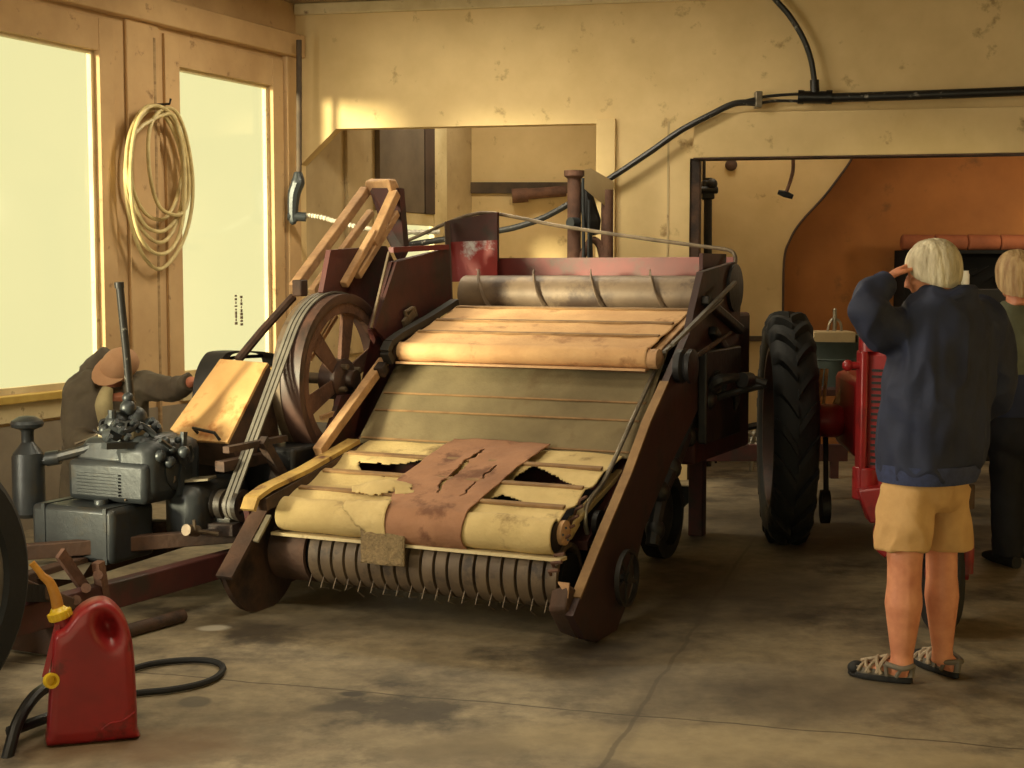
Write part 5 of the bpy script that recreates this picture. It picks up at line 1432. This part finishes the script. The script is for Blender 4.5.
for sx in (-1, 1):
    b.tube([Q2(1020 + sx * 12, 322), Q2(1020 + sx * 26, 328), Q2(1020 + sx * 36, 352, .01), Q2(1020 + sx * 37, 374, .03), Q2(1018 + sx * 20, 389, .2)], [.075, .075, .066, .062, .045], 14, True)
fuse(b.obj('top', 'olive_cloth', wom), .010, 3, fold=.006, fscale=8)
b = B(); oloft(b, resample([(Q2(1026, 416), r2 * .2, f2 * .15), (Q2(1026, 392), r2 * .21, f2 * .16), (Q2(1028, 374), r2 * .2, f2 * .155)], 3)); b.obj('tied_jacket', 'navy', wom)
b = B(); oloft(b, resample([(Q2(1024, 402), r2 * .18, f2 * .13), (Q2(1024, 440), r2 * .20, f2 * .14), (Q2(1024, 455), r2 * .17, f2 * .12)], 3))
for sx, ft in ((-1, G(1008, 566)), (1, G(1050, 568))):
    hp_ = Q2(1024 + sx * 17, 432); b.tube([hp_, hp_.lerp(V((ft.x, ft.y, .04)), .5), V((ft.x, ft.y, .05))], [.105, .09, .085], 16)
fuse(b.obj('trousers', 'black_cloth', wom), .010, 3, fold=.005, fscale=8)
for ft in (G(1008, 566), G(1050, 568)):
    b = B(); dd = V((-.25, .97, 0)); ss = V((.97, .25, 0)); o_ = V((ft.x, ft.y, 0))
    oloft(b, resample([(o_ - dd * .08 + U * .035, ss * .03, U * .035), (o_ + U * .045, ss * .042, U * .045), (o_ + dd * .12 + U * .035, ss * .046, U * .035), (o_ + dd * .21 + U * .025, ss * .03, U * .02)], 3)); b.obj('shoe', 'sole', wom)

# ------------------------------------------------ person bending behind the engine
Y3 = 8.1
def Q3(px, py, dy=0.0): return P(px, py, Y3 + dy)
f3 = V((-.62, -.52, -.50)).normalized(); up3 = V((.55, -.05, .72)); hc3 = Q3(118, 370, -.05)
b = B(); head(b, hc3, f3, up3, 1.02)
lean = (Q3(118, 392, -.05) - Q3(98, 480, .25)).normalized(); s3 = V((.98, .15, 0)); d3 = s3.cross(lean)
oloft(b, resample([(Q3(98, 490, .25), s3 * .16, d3 * .12), (Q3(104, 440, .15), s3 * .16, d3 * .12), (Q3(112, 405, .02), s3 * .17, d3 * .12), (Q3(118, 388, -.04), s3 * .09, d3 * .08)]))
for sx, ft in ((-1, V((Q3(88, 560).x - .03, Y3 + .28, 0))), (1, V((Q3(125, 560).x + .03, Y3 + .30, 0)))):
    hp_ = Q3(98 + sx * 16, 488, .25); an = V((ft.x, ft.y, .08)); b.tube([hp_, hp_.lerp(an, .5) + V((0, -.05, 0)), an], [.09, .065, .04], 12)
    foot(b, ft + V((0, .05, 0)), ft + V((0, -.2, 0)))
wa = Q3(193, 381, -.25)
b.tube([Q3(130, 395), Q3(148, 388), Q3(170, 394, -.1), wa], [.055, .055, .045, .03], 12)
hand(b, wa, V((1, -.1, .25)), V((0, 0, -1)), thumb=1, curl=.35)
wb = Q3(110, 440, -.25)
b.tube([Q3(95, 395), Q3(75, 402), Q3(74, 440, -.05), wb], [.055, .055, .045, .03], 12)
hand(b, wb, V((.8, -.4, -.2)), V((0, 0, -1)), thumb=-1, curl=.5)
wk = obody(b, 'person', 'skin_old', .008)
tag(wk, 'person in brown coat and tan cap bending over the engine, arm stretched right', 'person')
b = B()
oloft(b, resample([(Q3(98, 500, .25), s3 * .22, d3 * .17), (Q3(102, 455, .18), s3 * .22, d3 * .18), (Q3(106, 420, .05), s3 * .235, d3 * .18), (Q3(110, 395, -.0), s3 * .21, d3 * .15), (Q3(113, 380, .0), s3 * .12, d3 * .10)], 4))
b.tube([Q3(128, 392), Q3(146, 386), Q3(160, 388, -.06), Q3(174, 389, -.14), Q3(189, 382, -.24)], [.095, .085, .072, .065, .052], 16, True)
b.tube([Q3(100, 385), Q3(82, 392), Q3(75, 415, -.02), Q3(76, 440, -.05)], [.10, .10, .085, .075], 16, True); b.tube([Q3(76, 440, -.05), Q3(92, 442, -.18), Q3(104, 441, -.23)], [.074, .062, .05], 16, True)
b.tube([Q3(92, 375, .06), Q3(100, 362, .06), Q3(108, 352, .05)], [.08, .06, .04], 14, True)
fuse(b.obj('coat', 'brown_coat', wk), .010, 3, fold=.012, fscale=7, stretch=(1, 1, .6))
b = B(); b.tube([Q3(108, 388, -.13), Q3(104, 405, -.16), Q3(108, 430, -.13)], [.03, .05, .04], 12, True); b.obj('shirt_front', 'shirt_pale', wk)
fu, uu = f3, (up3 - f3 * up3.dot(f3)).normalized(); sdv = fu.cross(uu)
b = B(); rings = []
for i in range(12):
    t = PI * .5 * i / 11
    rr = max(.01, math.cos(t)); rings.append([hc3 + uu * (.03 + .10 * math.sin(t)) - fu * .015 + (fu * math.cos(2 * PI * k / 32) * .113 + sdv * math.sin(2 * PI * k / 32) * .097) * rr for k in range(32)])
b.loft(rings); cap = b.obj('cap', 'cap_tan', wk)
b = B()
rings = []
for i in range(9):
    a = -PI * .42 + PI * .84 * i / 8
    p0 = hc3 + uu * .048 - fu * .012 + (fu * math.cos(a) * .10 + sdv * math.sin(a) * .088); p1 = p0 + (fu * math.cos(a * .5) * .075 - uu * .01 + sdv * math.sin(a) * .01) * (.25 + .75 * math.cos(a * .9))
    rings.append([p0 + uu * .005, p1 + uu * .002, p1 - uu * .002, p0 - uu * .005])
b.loft(rings); b.obj('brim', 'cap_tan', cap)
hairdo(hc3 - uu * .005, f3, up3, .93, .20, 'hair_grey', wk, 4.0)
b = B(); oloft(b, resample([(Q3(98, 478, .25), s3 * .18, V((0, .14, 0))), (Q3(98, 500, .25), s3 * .19, V((0, .15, 0)))], 2))
for sx, ft in ((-1, V((Q3(88, 560).x - .03, Y3 + .28, 0))), (1, V((Q3(125, 560).x + .03, Y3 + .30, 0)))):
    hp_ = Q3(98 + sx * 16, 492, .25); b.tube([hp_, hp_.lerp(ft, .5) + V((0, -.05, 0)), ft + U * .06], [.11, .095, .085], 14)
fuse(b.obj('trousers', 'black_cloth', wk), .011, 3, fold=.005, fscale=8)
for sx, ft in ((-1, V((Q3(88, 560).x - .03, Y3 + .28, 0))), (1, V((Q3(125, 560).x + .03, Y3 + .30, 0)))):
    b = B(); oloft(b, resample([(ft + V((0, .08, .035)), V((.03, 0, 0)), U * .035), (ft + V((0, 0, .045)), V((.042, 0, 0)), U * .045), (ft + V((0, -.14, .035)), V((.046, 0, 0)), U * .035), (ft + V((0, -.22, .025)), V((.03, 0, 0)), U * .02)], 3)); b.obj('shoe', 'sole', wk)
# ================================================================ LIGHT
w = bpy.data.worlds.new('sky'); scene.world = w; w.use_nodes = True
bg = w.node_tree.nodes['Background']
bg.inputs['Color'].default_value = (0.94, 0.87, 0.42, 1); bg.inputs['Strength'].default_value = 1.0
def sun(d, power, col, ang):
    l = bpy.data.lights.new('daylight', 'SUN'); l.energy = power; l.color = col; l.angle = math.radians(ang)
    o = bpy.data.objects.new('daylight', l); COL.objects.link(o)
    o.rotation_euler = V(d).to_track_quat('-Z', 'Y').to_euler(); return o
sun((.76, .61, -.10), 11.0, (1.0, .90, .56), 9)
sun((.86, .10, -.42), 2.6, (1.0, .90, .70), 45)
def area(loc_, d, sx, sy, power, col):
    l = bpy.data.lights.new('fill_light', 'AREA'); l.shape = 'RECTANGLE'; l.size = sx; l.size_y = sy; l.energy = power; l.color = col
    o = bpy.data.objects.new('fill_light', l); COL.objects.link(o); o.location = loc_
    o.rotation_euler = V(d).to_track_quat('-Z', 'Y').to_euler(); return o
# added fill lamp in the unseen, assumed barn door behind the photographer
area((-1.0, -2.9, 2.0), (.05, 1, -.02), 6, 3.2, 50, (1.0, .88, .68))
# added fill lamp at the made-up window on the left, behind the photographer
area(L(-5.7, 1.95, -.16), (.92, .28, -.10), 1.7, 2.1, 200, (1.0, .90, .70))
# added fill lamps under the ceiling, out of view, to brighten floor and walls
for x, y, p_ in ((-1.5, 4.2, 56), (-.4, 6.6, 28), (-.4, 9.6, 75), (-.1, 13.2, 22), (1.9, 11.75, 13)):
    area((x, y, 3.68), (0, 0.0001, -1), 1.8 if y < 11.5 else .9, .4, p_, (1.0, .88, .64))
# lamp over the forge
l = bpy.data.lights.new('forge_lamp', 'POINT'); l.energy = 22; l.color = (1.0, .76, .48); l.shadow_soft_size = .12
o = bpy.data.objects.new('forge_lamp', l); COL.objects.link(o); o.location = (4.6, 11.4, 2.3)
scene.view_settings.view_transform = 'Standard'; scene.view_settings.look = 'None'; scene.view_settings.gamma = 1; scene.view_settings.exposure = 0
scene.view_settings.use_curve_mapping = False
scene.cycles.use_denoising = True
